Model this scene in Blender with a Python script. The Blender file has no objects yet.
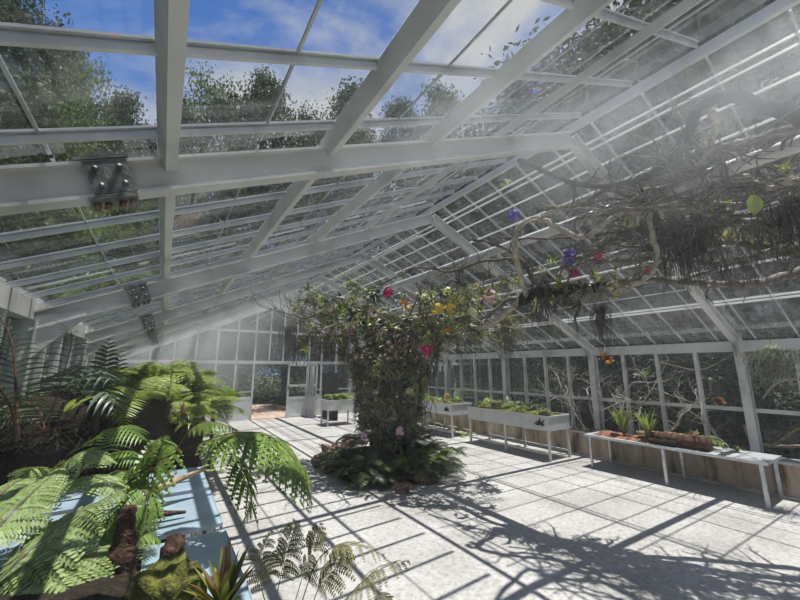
import bpy, math, random
from mathutils import Vector, Matrix, Euler, noise
V = Vector
PI = math.pi
rnd = random.Random(11)
scene = bpy.context.scene
COL = scene.collection

# ------------------------------------------------------------------ camera
F, CX, CY, EYE = 355.0, 400.0, 300.0, 1.6
PITCH, YAW = math.radians(10.84), math.radians(33.25)
cp, sp, cy_, sy_ = math.cos(PITCH), math.sin(PITCH), math.cos(YAW), math.sin(YAW)
RT, FW, UP = V((cy_, -sy_, 0)), V((sy_*cp, cy_*cp, sp)), V((-sy_*sp, -cy_*sp, cp))
cam = bpy.data.cameras.new('camera')
cam.sensor_fit = 'HORIZONTAL'; cam.sensor_width = 36.0
cam.lens = F/800*36
cam.clip_start = 0.02; cam.clip_end = 500
co = bpy.data.objects.new('camera', cam); COL.objects.link(co)
co.matrix_world = Matrix((( RT.x, UP.x, -FW.x, 0), (RT.y, UP.y, -FW.y, 0), (RT.z, UP.z, -FW.z, EYE), (0, 0, 0, 1)))
scene.camera = co

def ray(px, py): return FW + RT*((px-CX)/F) + UP*((CY-py)/F)
def pix(px, py, d): return V((0, 0, EYE)) + ray(px, py)*d          # a point at depth d metres
def at(px, py, ax, v):                                             # a point on a plane x/y/z = v
    d = ray(px, py); c = V((0, 0, EYE)); return c + d*((v-c[ax])/d[ax])

# ------------------------------------------------------------------ materials
def nd(nt, t, **kw):
    n = nt.nodes.new(t)
    for k, v in kw.items(): setattr(n, k, v)
    return n
def base_mat(name):
    m = bpy.data.materials.new(name); m.use_nodes = True
    nt = m.node_tree; nt.nodes.clear()
    out = nd(nt, 'ShaderNodeOutputMaterial')
    return m, nt, out
def ramp(nt, stops):
    r = nd(nt, 'ShaderNodeValToRGB'); e = r.color_ramp.elements
    while len(e) < len(stops): e.new(0.5)
    for i, (p, c) in enumerate(stops):
        e[i].position = p; e[i].color = (*c, 1)
    return r
def solid(name, stops, scale=4, rough=.6, metal=0, bump=0, bscale=None, spec=.4, detail=5, stretch=None):
    """principled surface coloured by object-space noise through a ramp"""
    m, nt, out = base_mat(name); L = nt.links.new
    p = nd(nt, 'ShaderNodeBsdfPrincipled'); L(p.outputs[0], out.inputs[0])
    tc = nd(nt, 'ShaderNodeTexCoord'); src = tc.outputs['Object']
    if stretch:
        mp = nd(nt, 'ShaderNodeMapping'); mp.inputs['Scale'].default_value = stretch
        L(src, mp.inputs[0]); src = mp.outputs[0]
    n = nd(nt, 'ShaderNodeTexNoise'); n.inputs['Scale'].default_value = scale; n.inputs['Detail'].default_value = detail
    L(src, n.inputs['Vector'])
    r = ramp(nt, stops); L(n.outputs['Fac'], r.inputs[0]); L(r.outputs[0], p.inputs['Base Color'])
    p.inputs['Roughness'].default_value = rough; p.inputs['Metallic'].default_value = metal
    p.inputs['Specular IOR Level'].default_value = spec
    if bump:
        n2 = nd(nt, 'ShaderNodeTexNoise'); n2.inputs['Scale'].default_value = bscale or scale*4; n2.inputs['Detail'].default_value = 6
        L(src, n2.inputs['Vector'])
        b = nd(nt, 'ShaderNodeBump'); b.inputs['Strength'].default_value = bump; b.inputs['Distance'].default_value = .02
        L(n2.outputs['Fac'], b.inputs['Height']); L(b.outputs[0], p.inputs['Normal'])
    return m
def leaf(name, cols, trans=.35, rough=.36, spec=.5):
    """leaf: colour varies leaf by leaf, light passes through"""
    m, nt, out = base_mat(name); L = nt.links.new
    g = nd(nt, 'ShaderNodeNewGeometry')
    n = len(cols); r = ramp(nt, [(i/(n-1), c) for i, c in enumerate(cols)])
    L(g.outputs['Random Per Island'], r.inputs[0])
    p = nd(nt, 'ShaderNodeBsdfPrincipled'); L(r.outputs[0], p.inputs['Base Color'])
    p.inputs['Roughness'].default_value = rough; p.inputs['Specular IOR Level'].default_value = spec
    t = nd(nt, 'ShaderNodeBsdfTranslucent')
    h = nd(nt, 'ShaderNodeMixRGB'); h.blend_type = 'MULTIPLY'; h.inputs[0].default_value = 1
    h.inputs[2].default_value = (1.0, 1.0, .45, 1)
    L(r.outputs[0], h.inputs[1]); L(h.outputs[0], t.inputs[0])
    mx = nd(nt, 'ShaderNodeMixShader'); mx.inputs[0].default_value = trans
    L(p.outputs[0], mx.inputs[1]); L(t.outputs[0], mx.inputs[2]); L(mx.outputs[0], out.inputs[0])
    return m

M = {}
M['white'] = solid('white_paint', [(.3, (.40, .40, .38)), (.45, (.56, .565, .55)), (.7, (.64, .65, .63))], 3, .45, bump=.08, bscale=30)
M['bar'] = solid('bar_paint', [(.3, (.42, .43, .42)), (.6, (.64, .65, .64))], 5, .35)
M['steel'] = solid('plate_steel', [(.35, (.09, .095, .09)), (.6, (.22, .22, .21)), (.75, (.30, .27, .23))], 18, .55, .6, .2)
M['rust'] = solid('rusty_steel', [(.4, (.20, .12, .08)), (.6, (.33, .28, .24))], 25, .7, .3, .3)
M['galv'] = solid('galvanised', [(.35, (.50, .53, .55)), (.65, (.70, .72, .74))], 9, .38, .45, .05)
M['bluepanel'] = solid('blue_grey_sheet', [(.3, (.30, .40, .48)), (.55, (.40, .52, .62)), (.75, (.46, .58, .68))], 4, .32, .25, .05, 30)  # the blue of the base colour includes the sky reflected in the sheet
M['planter'] = solid('planter_metal', [(.3, (.46, .48, .47)), (.65, (.60, .62, .61))], 3, .5, .1)
M['emblem'] = solid('emblem_black', [(.4, (.012, .012, .014)), (.6, (.03, .03, .03))], 8, .6)
M['black'] = solid('black_board', [(.4, (.010, .011, .012)), (.6, (.025, .025, .026))], 3, .7)
M['pale_strand'] = solid('pale_root', [(.3, (.20, .17, .11)), (.6, (.40, .36, .26))], 20, .8)
M['soil'] = solid('dark_soil', [(.3, (.018, .012, .008)), (.6, (.06, .04, .027)), (.75, (.10, .07, .05))], 18, .9, bump=.9, bscale=40)
M['mulch'] = solid('red_mulch', [(.3, (.10, .045, .025)), (.55, (.28, .13, .075)), (.75, (.42, .24, .15))], 30, .9, bump=.9, bscale=60)
M['mulchout'] = solid('path_mulch', [(.3, (.24, .17, .13)), (.55, (.46, .35, .28)), (.75, (.58, .48, .41))], 8, .9, bump=.6, bscale=30)
M['ground'] = solid('forest_floor', [(.3, (.025, .03, .014)), (.55, (.05, .06, .024)), (.75, (.10, .10, .05))], 1.2, .95, bump=.5, bscale=12)
M['bark'] = solid('bark', [(.3, (.05, .04, .032)), (.55, (.13, .105, .08)), (.75, (.22, .19, .15))], 14, .85, bump=.7, bscale=50, stretch=(1, 1, .35))
M['greybark'] = solid('grey_vine_bark', [(.3, (.08, .07, .055)), (.55, (.20, .175, .14)), (.75, (.33, .30, .25))], 16, .75, bump=.6, bscale=60)
M['pale_vine'] = solid('pale_vine', [(.3, (.26, .22, .16)), (.55, (.42, .37, .29)), (.75, (.55, .50, .41))], 14, .7, bump=.4, bscale=60)
M['log'] = solid('driftwood', [(.3, (.10, .065, .035)), (.5, (.28, .20, .12)), (.72, (.48, .38, .25))], 10, .8, bump=.7, bscale=40, stretch=(1, .4, 1))
M['redbark'] = solid('reddish_bark', [(.3, (.03, .015, .01)), (.55, (.10, .045, .028)), (.75, (.22, .11, .075))], 26, .85, bump=.9, bscale=60)
M['moss'] = solid('moss', [(.28, (.035, .037, .008)), (.5, (.12, .125, .022)), (.72, (.25, .25, .05))], 26, .95, bump=1.0, bscale=90)
M['fibre'] = solid('root_fibre', [(.3, (.010, .007, .004)), (.55, (.028, .019, .011)), (.75, (.065, .045, .026))], 40, .95, bump=1.0, bscale=120)
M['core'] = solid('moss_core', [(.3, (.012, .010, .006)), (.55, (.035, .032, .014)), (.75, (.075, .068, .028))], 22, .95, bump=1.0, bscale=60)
M['rock'] = solid('pink_brown_rock', [(.3, (.08, .05, .035)), (.5, (.20, .13, .095)), (.72, (.42, .31, .25))], 13, .8, bump=.8, bscale=22)
M['stumpwood'] = solid('dark_fern_trunk', [(.3, (.018, .008, .006)), (.52, (.07, .032, .022)), (.75, (.16, .09, .062))], 30, .9, bump=1.0, bscale=80)
M['stem_red'] = solid('red_brown_stem', [(.3, (.05, .02, .012)), (.6, (.14, .06, .04))], 20, .6)
M['stem_green'] = solid('green_stem', [(.3, (.10, .12, .03)), (.6, (.22, .25, .08))], 20, .6)
M['stem_dry'] = solid('dry_stem', [(.3, (.10, .075, .045)), (.6, (.24, .19, .12))], 20, .7)
M['twig'] = solid('pale_twig', [(.3, (.22, .20, .16)), (.6, (.46, .44, .38))], 18, .75)
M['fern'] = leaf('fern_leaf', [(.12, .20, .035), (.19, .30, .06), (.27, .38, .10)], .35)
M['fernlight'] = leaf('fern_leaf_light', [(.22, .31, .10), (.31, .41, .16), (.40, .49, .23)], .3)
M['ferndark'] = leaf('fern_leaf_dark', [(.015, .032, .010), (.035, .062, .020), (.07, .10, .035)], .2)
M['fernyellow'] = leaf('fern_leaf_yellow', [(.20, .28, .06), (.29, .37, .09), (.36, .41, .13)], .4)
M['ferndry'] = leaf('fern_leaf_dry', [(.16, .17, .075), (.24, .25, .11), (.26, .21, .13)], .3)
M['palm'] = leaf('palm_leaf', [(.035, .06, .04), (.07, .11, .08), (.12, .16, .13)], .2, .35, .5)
M['strap'] = leaf('strap_leaf', [(.05, .075, .02), (.12, .15, .045), (.22, .24, .09), (.34, .31, .19), (.12, .075, .045), (.50, .46, .36)], .3, .3, .6)
M['straplight'] = leaf('strap_leaf_light', [(.20, .27, .06), (.30, .37, .10), (.42, .46, .19)], .35)
M['strapred'] = leaf('strap_leaf_red', [(.10, .04, .03), (.17, .08, .05), (.15, .16, .06)], .3)
M['bromel'] = leaf('bromeliad_red_green', [(.20, .25, .05), (.30, .32, .08), (.16, .045, .028), (.10, .15, .035)], .3)
M['roots'] = solid('hanging_roots', [(.3, (.035, .03, .02)), (.6, (.10, .088, .06))], 20, .9)
M['oldman'] = solid('grey_hanging_moss', [(.3, (.10, .105, .075)), (.6, (.26, .27, .20))], 20, .9)
M['tree1'] = leaf('conifer_leaf', [(.014, .034, .010), (.034, .070, .018), (.062, .11, .028)], .25, .6, .2)
M['tree2'] = leaf('broad_leaf', [(.040, .085, .015), (.085, .16, .028), (.14, .23, .045)], .35, .55, .25)
M['tree3'] = leaf('thicket_leaf', [(.010, .022, .007), (.024, .045, .014), (.045, .075, .022)], .25, .6, .2)
M['concrete_wall'] = None
for k, cs in dict(purple=[(.10, .06, .45), (.20, .13, .65)], magenta=[(.32, .01, .12), (.50, .03, .22)], pink=[(.60, .06, .16), (.72, .15, .24)],
                  palepink=[(.50, .30, .42), (.66, .48, .58)], yellow=[(.60, .45, .05), (.75, .62, .14)], cream=[(.66, .62, .34), (.78, .76, .54)],
                  orange=[(.45, .15, .02), (.62, .26, .05)], whitefl=[(.72, .68, .68), (.82, .80, .80)]).items():
    M[k] = leaf('petal_'+k, cs, .3, .5, .2)

def concrete_floor():
    m, nt, out = base_mat('pale_concrete'); L = nt.links.new
    p = nd(nt, 'ShaderNodeBsdfPrincipled'); L(p.outputs[0], out.inputs[0])
    tc = nd(nt, 'ShaderNodeTexCoord')
    n1 = nd(nt, 'ShaderNodeTexNoise'); n1.inputs['Scale'].default_value = .9; n1.inputs['Detail'].default_value = 8; n1.inputs['Roughness'].default_value = .62
    n2 = nd(nt, 'ShaderNodeTexNoise'); n2.inputs['Scale'].default_value = 22; n2.inputs['Detail'].default_value = 9; n2.inputs['Roughness'].default_value = .78
    for n in (n1, n2): L(tc.outputs['Object'], n.inputs['Vector'])
    r1 = ramp(nt, [(.30, (.34, .33, .31)), (.5, (.47, .46, .44)), (.68, (.55, .54, .525))]); L(n1.outputs['Fac'], r1.inputs[0])
    r2 = ramp(nt, [(.36, (.45, .44, .43)), (.5, (.85, .85, .84)), (.58, (1, 1, 1))]); L(n2.outputs['Fac'], r2.inputs[0])
    mx = nd(nt, 'ShaderNodeMixRGB'); mx.blend_type = 'MULTIPLY'; mx.inputs[0].default_value = .8
    L(r1.outputs[0], mx.inputs[1]); L(r2.outputs[0], mx.inputs[2]); L(mx.outputs[0], p.inputs['Base Color'])
    p.inputs['Roughness'].default_value = .6; p.inputs['Specular IOR Level'].default_value = .35
    b = nd(nt, 'ShaderNodeBump'); b.inputs['Strength'].default_value = .25; b.inputs['Distance'].default_value = .01
    L(n2.outputs['Fac'], b.inputs['Height']); L(b.outputs[0], p.inputs['Normal'])
    return m
M['floor'] = concrete_floor()
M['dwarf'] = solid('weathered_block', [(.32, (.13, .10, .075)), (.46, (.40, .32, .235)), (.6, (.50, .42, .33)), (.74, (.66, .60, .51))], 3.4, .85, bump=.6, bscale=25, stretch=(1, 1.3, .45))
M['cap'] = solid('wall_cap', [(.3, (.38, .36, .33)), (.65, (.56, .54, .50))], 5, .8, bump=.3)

def glass_mat():
    m, nt, out = base_mat('dusty_glass'); L = nt.links.new
    tr = nd(nt, 'ShaderNodeBsdfTransparent'); tr.inputs[0].default_value = (.955, .97, .965, 1)
    gl = nd(nt, 'ShaderNodeBsdfGlossy'); gl.inputs['Roughness'].default_value = .03; gl.inputs[0].default_value = (.9, .95, 1, 1)
    fr = nd(nt, 'ShaderNodeFresnel'); fr.inputs[0].default_value = 1.35
    mx = nd(nt, 'ShaderNodeMixShader'); L(fr.outputs[0], mx.inputs[0]); L(tr.outputs[0], mx.inputs[1]); L(gl.outputs[0], mx.inputs[2])
    df = nd(nt, 'ShaderNodeBsdfTranslucent'); df.inputs[0].default_value = (.75, .78, .76, 1)
    dd = nd(nt, 'ShaderNodeBsdfDiffuse'); dd.inputs[0].default_value = (.7, .72, .70, 1)
    md = nd(nt, 'ShaderNodeMixShader'); md.inputs[0].default_value = .5; L(df.outputs[0], md.inputs[1]); L(dd.outputs[0], md.inputs[2])
    tc = nd(nt, 'ShaderNodeTexCoord')
    mp = nd(nt, 'ShaderNodeMapping'); mp.inputs['Scale'].default_value = (.8, 3.5, .8); L(tc.outputs['Object'], mp.inputs[0])
    n = nd(nt, 'ShaderNodeTexNoise'); n.inputs['Scale'].default_value = 3.0; n.inputs['Detail'].default_value = 8; n.inputs['Roughness'].default_value = .7
    L(mp.outputs[0], n.inputs['Vector'])
    mr = nd(nt, 'ShaderNodeMapRange'); mr.inputs[1].default_value = .42; mr.inputs[2].default_value = .78; mr.inputs[3].default_value = .015; mr.inputs[4].default_value = .12
    L(n.outputs['Fac'], mr.inputs[0])
    m2 = nd(nt, 'ShaderNodeMixShader'); L(mr.outputs[0], m2.inputs[0]); L(mx.outputs[0], m2.inputs[1]); L(md.outputs[0], m2.inputs[2])
    L(m2.outputs[0], out.inputs[0])
    return m
M['glass'] = glass_mat()

# ------------------------------------------------------------------ mesh builder
def orth(d, up=V((0, 0, 1))):
    d = d.normalized()
    s = d.cross(up)
    if s.length < 1e-4: s = d.cross(V((1, 0, 0)))
    s.normalize()
    return d, s, s.cross(d).normalized()
class MB:
    def __init__(self): self.v = []; self.f = []; self.m = []; self.sm = []
    def add(self, vs, fs, mi=0, smooth=False):
        o = len(self.v); self.v.extend(tuple(x) for x in vs)
        for f in fs: self.f.append(tuple(i+o for i in f)); self.m.append(mi); self.sm.append(smooth)
        return self
    def beam(self, a, b, w, h, up=V((0, 0, 1)), mi=0):
        a, b = V(a), V(b); d, s, u = orth(b-a, V(up)); s = s*(w/2); u = u*(h/2)
        c = [p+s*i+u*j for p in (a, b) for i, j in ((-1, -1), (1, -1), (1, 1), (-1, 1))]
        return self.add(c, [(0, 1, 2, 3), (7, 6, 5, 4), (0, 4, 5, 1), (1, 5, 6, 2), (2, 6, 7, 3), (3, 7, 4, 0)], mi)
    def box(self, x0, x1, y0, y1, z0, z1, mi=0):
        c = [(x, y, z) for z in (z0, z1) for x, y in ((x0, y0), (x1, y0), (x1, y1), (x0, y1))]
        return self.add(c, [(3, 2, 1, 0), (4, 5, 6, 7), (0, 1, 5, 4), (1, 2, 6, 5), (2, 3, 7, 6), (3, 0, 4, 7)], mi)
    def ibeam(self, a, b, w, h, up=V((0, 0, 1)), mi=0, t=.012):
        a, b = V(a), V(b); d, s, u = orth(b-a, V(up))
        self.beam(a, b, t*1.2, h-.002, up, mi)
        for k in (-1, 1): self.beam(a+u*k*(h/2-t/2), b+u*k*(h/2-t/2), w, t, up, mi)
        return self
    def tube(self, pts, r0, r1=None, n=6, mi=0, cap=True, jit=0):
        r1 = r0 if r1 is None else r1
        N = len(pts); vs = []; fs = []
        pts = [V(p) for p in pts]; pu = V((.31, .17, .93))
        for i, p in enumerate(pts):
            d = (pts[min(i+1, N-1)]-pts[max(i-1, 0)])
            d, s, u = orth(d if d.length > 1e-6 else V((0, 0, 1)), pu)
            r = r0+(r1-r0)*i/max(1, N-1)
            for k in range(n):
                q = r*(1+(rnd.uniform(-jit, jit) if jit else 0))
                a = 2*PI*k/n; vs.append(p+s*math.cos(a)*q+u*math.sin(a)*q)
        for i in range(N-1):
            for k in range(n):
                k2 = (k+1) % n; fs.append((i*n+k, i*n+k2, i*n+n+k2, i*n+n+k))
        if cap: fs.append(tuple(range(n-1, -1, -1))); fs.append(tuple((N-1)*n+k for k in range(n)))
        return self.add(vs, fs, mi, True)
    def strip(self, pts, ws, side, mi=0, fold=0):
        """leaf blade: a midline with half-widths; folded along the middle"""
        vs = []; fs = []
        N = len(pts)
        for i in range(N):
            p = V(pts[i]); d = V(pts[min(i+1, N-1)])-V(pts[max(i-1, 0)])
            s = side[i] if isinstance(side, list) else side
            nrm = d.cross(s); nrm = nrm.normalized() if nrm.length > 1e-7 else V((0, 0, 1))
            vs += [p-s*ws[i]+nrm*fold*ws[i], p, p+s*ws[i]+nrm*fold*ws[i]]
        for i in range(N-1):
            a = i*3; fs += [(a, a+1, a+4, a+3), (a+1, a+2, a+5, a+4)]
        return self.add(vs, fs, mi, True)
    def blob(self, c, rx, ry, rz, seg=16, rings=10, amp=.15, fr=2.0, mi=0, seed=0, zmin=None):
        vs = []; fs = []; c = V(c); off = V((seed*3.1, seed*1.7, seed*.9))
        for j in range(rings+1):
            th = PI*j/rings
            for i in range(seg):
                ph = 2*PI*i/seg
                d = V((math.sin(th)*math.cos(ph), math.sin(th)*math.sin(ph), math.cos(th)))
                k = 1+amp*noise.noise(d*fr+off)+amp*.5*noise.noise(d*fr*2.7+off)
                p = c+V((d.x*rx, d.y*ry, d.z*rz))*k
                if zmin is not None and p.z < zmin: p.z = zmin
                vs.append(p)
        for j in range(rings):
            for i in range(seg):
                i2 = (i+1) % seg; fs.append((j*seg+i, (j+1)*seg+i, (j+1)*seg+i2, j*seg+i2))
        return self.add(vs, fs, mi, True)
    def mesh(self, name, mats, origin=None):
        me = bpy.data.meshes.new(name)
        vs = self.v
        if origin is not None: ox, oy, oz = origin; vs = [(x-ox, y-oy, z-oz) for x, y, z in vs]
        me.from_pydata(vs, [], self.f)
        for m in (mats if isinstance(mats, (list, tuple)) else [mats]): me.materials.append(M[m])
        me.polygons.foreach_set('material_index', self.m)
        me.polygons.foreach_set('use_smooth', self.sm)
        me.update(); return me
    def build(self, name, mats, parent=None, origin=None):
        if parent is not None and origin is None: origin = world_loc(parent)
        o = bpy.data.objects.new(name, self.mesh(name, mats, origin)); COL.objects.link(o)
        if parent is not None: o.parent = parent
        elif origin is not None: o.location = origin
        return o
def world_loc(o):
    p = V(o.location)
    while o.parent: o = o.parent; p += V(o.location)
    return p
def tag(o, label=None, cat=None, group=None, kind=None):
    if label: o['label'] = label
    if cat: o['category'] = cat
    if group: o['group'] = group
    if kind: o['kind'] = kind
    return o
def thing(name, label, cat, loc=(0, 0, 0), group=None, rz=0):
    o = bpy.data.objects.new(name, None); o.empty_display_size = .1; COL.objects.link(o)
    o.location = loc; o.rotation_euler = (0, 0, rz)
    return tag(o, label, cat, group)
def inst(name, me, parent=None, loc=(0, 0, 0), rot=(0, 0, 0), sc=1):
    o = bpy.data.objects.new(name, me); COL.objects.link(o)
    o.location = loc; o.rotation_euler = rot; o.scale = (sc, sc, sc) if not isinstance(sc, (tuple, list)) else sc
    if parent is not None: o.parent = parent
    return o
def setting(name, o=None, label=None):
    if o is None: o = bpy.data.objects.new(name, None); COL.objects.link(o)
    o['kind'] = 'structure'
    if label: o['label'] = label
    return o
def smooth(pts, sub=6):
    pts = [V(p) for p in pts]; out = []
    P = [pts[0]*2-pts[1]]+pts+[pts[-1]*2-pts[-2]]
    for i in range(1, len(P)-2):
        for k in range(sub):
            t = k/sub; a, b, c, d = P[i-1], P[i], P[i+1], P[i+2]
            out.append(.5*((2*b)+(c-a)*t+(2*a-5*b+4*c-d)*t*t+(3*b-a-3*c+d)*t**3))
    out.append(pts[-1]); return out

# ------------------------------------------------------------------ greenhouse shell
XL, XR, XM, ZR, SL = -.90, 6.94, 3.02, 3.72, .457
Y0, Y1, BAY = -2.63, 12.28, 2.13
FR = [Y0+BAY*k for k in range(8)]                 # frame planes, the last one is the end wall
FR[-1] = Y1
ZE = ZR-SL*(XM-XL)
TH = math.atan(SL)
def RP(side, s, off, y):
    """roof point: s = horizontal run from the ridge, off = height above rafter centre line"""
    x = XM+side*s; n = V((side*math.sin(TH), 0, math.cos(TH)))
    return V((x, y, ZR-SL*s))+n*off
HALF = XM-XL
tn = [0]
def trim(label=None):
    tn[0] += 1; return setting('trim_%d' % tn[0], None, label)

fl = MB().box(XL-.1, XR+.05, Y0, Y1+.05, -.12, 0).build('floor', 'floor'); setting('floor', fl, 'pale worn concrete floor of the greenhouse')
gr = MB().box(-70, 70, -40, 90, -.5, -.14).build('ground', 'ground'); setting('ground', gr, 'dark forest floor outside the greenhouse')
gm = MB(); gm.box(1.9, 4.6, Y1+.06, Y1+5.2, -.3, -.03)
setting('path', gm.build('path', 'mulchout'), 'brown mulch path outside the far doorway')

# frames: rafters, posts, splice plates
for k, y in enumerate(FR[:-1]):
    t = trim('white painted steel frame crossing the greenhouse')
    for side in (-1, 1):
        lift = V((0, 0, .075)) if k == 2 and side < 0 else V((0, 0, 0))     # the nearest frame sits a little high at its left eave
        MB().ibeam(RP(side, .0, 0, y), RP(side, HALF+.02, 0, y)+lift, .07, .138, (0, 0, 1)).build('rafter', 'white', t)
        x = XL if side < 0 else XR-.04
        MB().ibeam((x, y, 0), (x, y, ZE+.02), .10, .15, (1, 0, 0)).build('post', 'white', t)
        # gusset at the eave
        c = RP(side, HALF-.05, 0, y); g = MB()
        for q in (-1, 1):
            g.add([c+V((-side*.30, q*.024, .13-.02)), c+V((-side*.28, q*.024, .04)), c+V((side*.0, q*.024, -.30)), c+V((side*.10, q*.024, -.30)), c+V((side*.08, q*.024, .02))], [(0, 1, 2, 3, 4)])
        g.build('gusset', 'white', t)
    if y > 0:
        s = XM+.235
        def RQ(side, s_, off, y): return RP(side, s_, off*.82, y)+V((0, 0, .063 if k == 2 else 0))
        pl = MB()
        for q in (-1, 1):
            a, b = RQ(-1, s+.06, 0, y), RQ(-1, s-.06, 0, y)
            pl.beam(a+V((0, q*.034, 0)), b+V((0, q*.034, 0)), .012, .125)
        a, b = RQ(-1, s+.08, -.092, y), RQ(-1, s-.055, -.092, y); pl.beam(a, b, .085, .012)
        a, b = RQ(-1, s+.08, .092, y), RQ(-1, s-.07, .092, y); pl.beam(a, b, .085, .012)
        p = pl.build('splice_plate', 'steel', t)
        for ds in (-.033, .033):
            for do in (-.04, .04):
                c = RQ(-1, s+ds, do, y)
                MB().tube([c+V((0, -.050, 0)), c+V((0, -.038, 0))], .010, n=6).build('bolt', 'steel', p)
        for ds in (-.04, -.01, .03, .06):
            c = RQ(-1, s+ds, -.098, y)
            MB().tube([c, c+V((0, 0, -.028))], .011, n=6).build('bolt', 'rust', p)
    # strut from the right rafter down to the long pipe
    MB().beam((3.74, y, 3.20), (3.74, y, 3.40), .05, .05, (1, 0, 0)).build('strut', 'white', t)
# long members
purl = [.98, 1.67, 2.36, 3.045]
for side in (-1, 1):
    for i, s in enumerate(purl if side < 0 else [.17, .24, .44, .70, 1.66, 2.34, 2.98, 3.05]):
        if s > HALF-.2: continue
        t = MB().beam(RP(side, s, .112, Y0), RP(side, s, .112, Y1), (.042 if s > 1.2 else .026) if side < 0 else .012, (.09 if s > 1.2 else .05) if side < 0 else .03, V((side*math.sin(TH), 0, math.cos(TH)))).build('trim', 'white')
        tn[0] += 1; t.name = 'trim_%d' % tn[0]; setting('', t, 'white roof purlin running the length of the greenhouse')
def longtrim(mb, label, mat='white'):
    tn[0] += 1; o = mb.build('trim_%d' % tn[0], mat); setting('', o, label)
longtrim(MB().beam((XM, Y0, ZR+.12), (XM, Y1, ZR+.12), .04, .08), 'white ridge beam along the roof top')
longtrim(MB().tube([(3.74, Y0, 3.22), (3.74, Y1, 3.22)], .062, n=12), 'thick white pipe hung under the right roof slope')
longtrim(MB().beam((XL, Y0, ZE+.10), (XL, Y1, ZE+.10), .09, .14), 'white eave beam on the left')
longtrim(MB().beam((XR, Y0, ZE-.02), (XR, Y1, ZE-.02), .09, .15), 'white eave beam on the right')
longtrim(MB().beam((XL, Y0, .62), (XL, Y1, .62), .10, .05), 'white sill on the left wall')
longtrim(MB().beam((XR, Y0, 1.02), (XR, Y1, 1.02), .05, .05), 'white rail along the right wall')
longtrim(MB().tube([(2.2, 3.0, 3.02), (2.2, Y1, 3.02)], .014, n=6), 'thin misting pipe under the left roof slope')
longtrim(MB().tube([(4.6, -1, 2.80), (4.6, Y1, 2.80)], .014, n=6), 'thin misting pipe under the right roof slope')
# dwarf walls
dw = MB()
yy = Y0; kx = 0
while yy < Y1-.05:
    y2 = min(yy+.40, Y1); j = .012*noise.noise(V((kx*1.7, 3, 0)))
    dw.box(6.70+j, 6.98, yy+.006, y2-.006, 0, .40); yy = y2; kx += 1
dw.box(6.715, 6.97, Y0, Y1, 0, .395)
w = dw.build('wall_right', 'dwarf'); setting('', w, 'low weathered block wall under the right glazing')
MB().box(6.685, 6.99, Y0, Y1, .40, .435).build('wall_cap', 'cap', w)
MB().box(6.66, 6.70, Y0, Y1, 0, .03).build('wall_foot', 'cap', w)
w = MB().box(XL-.08, XL+.08, Y0, Y1, 0, .60).build('wall_left', 'cap'); setting('', w, 'low wall under the left glazing')

# glazed bays
wn = [0]
def window(mb, glass, label):
    wn[0] += 1
    o = mb.build('window_%d' % wn[0], 'bar'); setting('', o, label)
    glass.build('pane', 'glass', o)
GO = .160      # height of the glass above the rafter centre line
BW = BAY/4
for k in range(7):
    ya, yb = FR[k], FR[k+1]
    n = 4; w_ = (yb-ya)/n
    for side, nm in ((-1, 'left'), (1, 'right')):
        up = V((side*math.sin(TH), 0, math.cos(TH)))
        b = MB(); g = MB()
        for i in range(5):
            y = ya+(yb-ya)*(.131+.2*i)
            b.beam(RP(side, .03, GO-.008, y), RP(side, HALF+.12, GO-.008, y), .014 if side < 0 else .008, .030 if side < 0 else .02, up)
            b.beam(RP(side, .03, GO+.010, y), RP(side, HALF+.12, GO+.010, y), .036 if side < 0 else .016, .008, up)
        for s in ([.64+.68*i for i in range(5)] if side < 0 else [1.6, 2.7]):
            b.beam(RP(side, s, GO+.006, ya+.02), RP(side, s, GO+.006, yb-.02), .011, .008, up)
        if k == 6: b.beam(RP(side, .03, GO, yb), RP(side, HALF+.12, GO, yb), .05, .07, up)
        g.beam(RP(side, .04, GO, ya+.005), RP(side, .04, GO, yb-.005), .001, .001, up)
        g = MB(); c = [RP(side, .04, GO, ya), RP(side, HALF+.1, GO, ya), RP(side, HALF+.1, GO, yb), RP(side, .04, GO, yb)]
        g.add(c, [(0, 1, 2, 3) if side < 0 else (3, 2, 1, 0)])
        window(b, g, 'glazed bay of the %s roof slope' % nm)
        # wall below the eave
        b = MB(); x = XL if side < 0 else XR
        zb = .62 if side < 0 else .43; zt = ZE+.05
        for i in range(1, n):
            b.beam((x, ya+w_*i, zb), (x, ya+w_*i, zt), .05, .06, (1, 0, 0))
        g = MB().add([(x+side*.01, ya, zb), (x+side*.01, yb, zb), (x+side*.01, yb, zt), (x+side*.01, ya, zt)], [(0, 1, 2, 3)])
        window(b, g, 'glazed bay of the %s wall' % nm)
# end wall
def zroof(x): return ZR-SL*abs(x-XM)+.1
b = MB(); DX0, DX1, DX2 = 2.44, 3.52, 4.24
xs = [XL+.56*i for i in range(15)]
xs = [x for x in xs if not DX0-.2 < x < DX2+.2]+[DX0, DX2]
for x in xs: b.beam((x, Y1, 0), (x, Y1, zroof(x)), .05, .07, (0, 1, 0))
for x in [DX0+.45*i for i in range(1, 5)]:
    if x < DX2-.1: b.beam((x, Y1, 1.80), (x, Y1, zroof(x)), .04, .06, (0, 1, 0))
b.beam((XL, Y1, 1.78), (XR, Y1, 1.78), .08, .10); b.beam((1.0, Y1, 2.77), (5.04, Y1, 2.77), .06, .07)
for xa, xb in ((XL, DX0), (DX2, XR)):
    b.beam((xa, Y1, .67), (xb, Y1, .67), .07, .08); b.beam((xa, Y1, .86), (xb, Y1, .86), .05, .03)
for side in (-1, 1): b.beam(RP(side, 0, 0, Y1), RP(side, HALF, 0, Y1), .08, .15)
g = MB()
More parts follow.
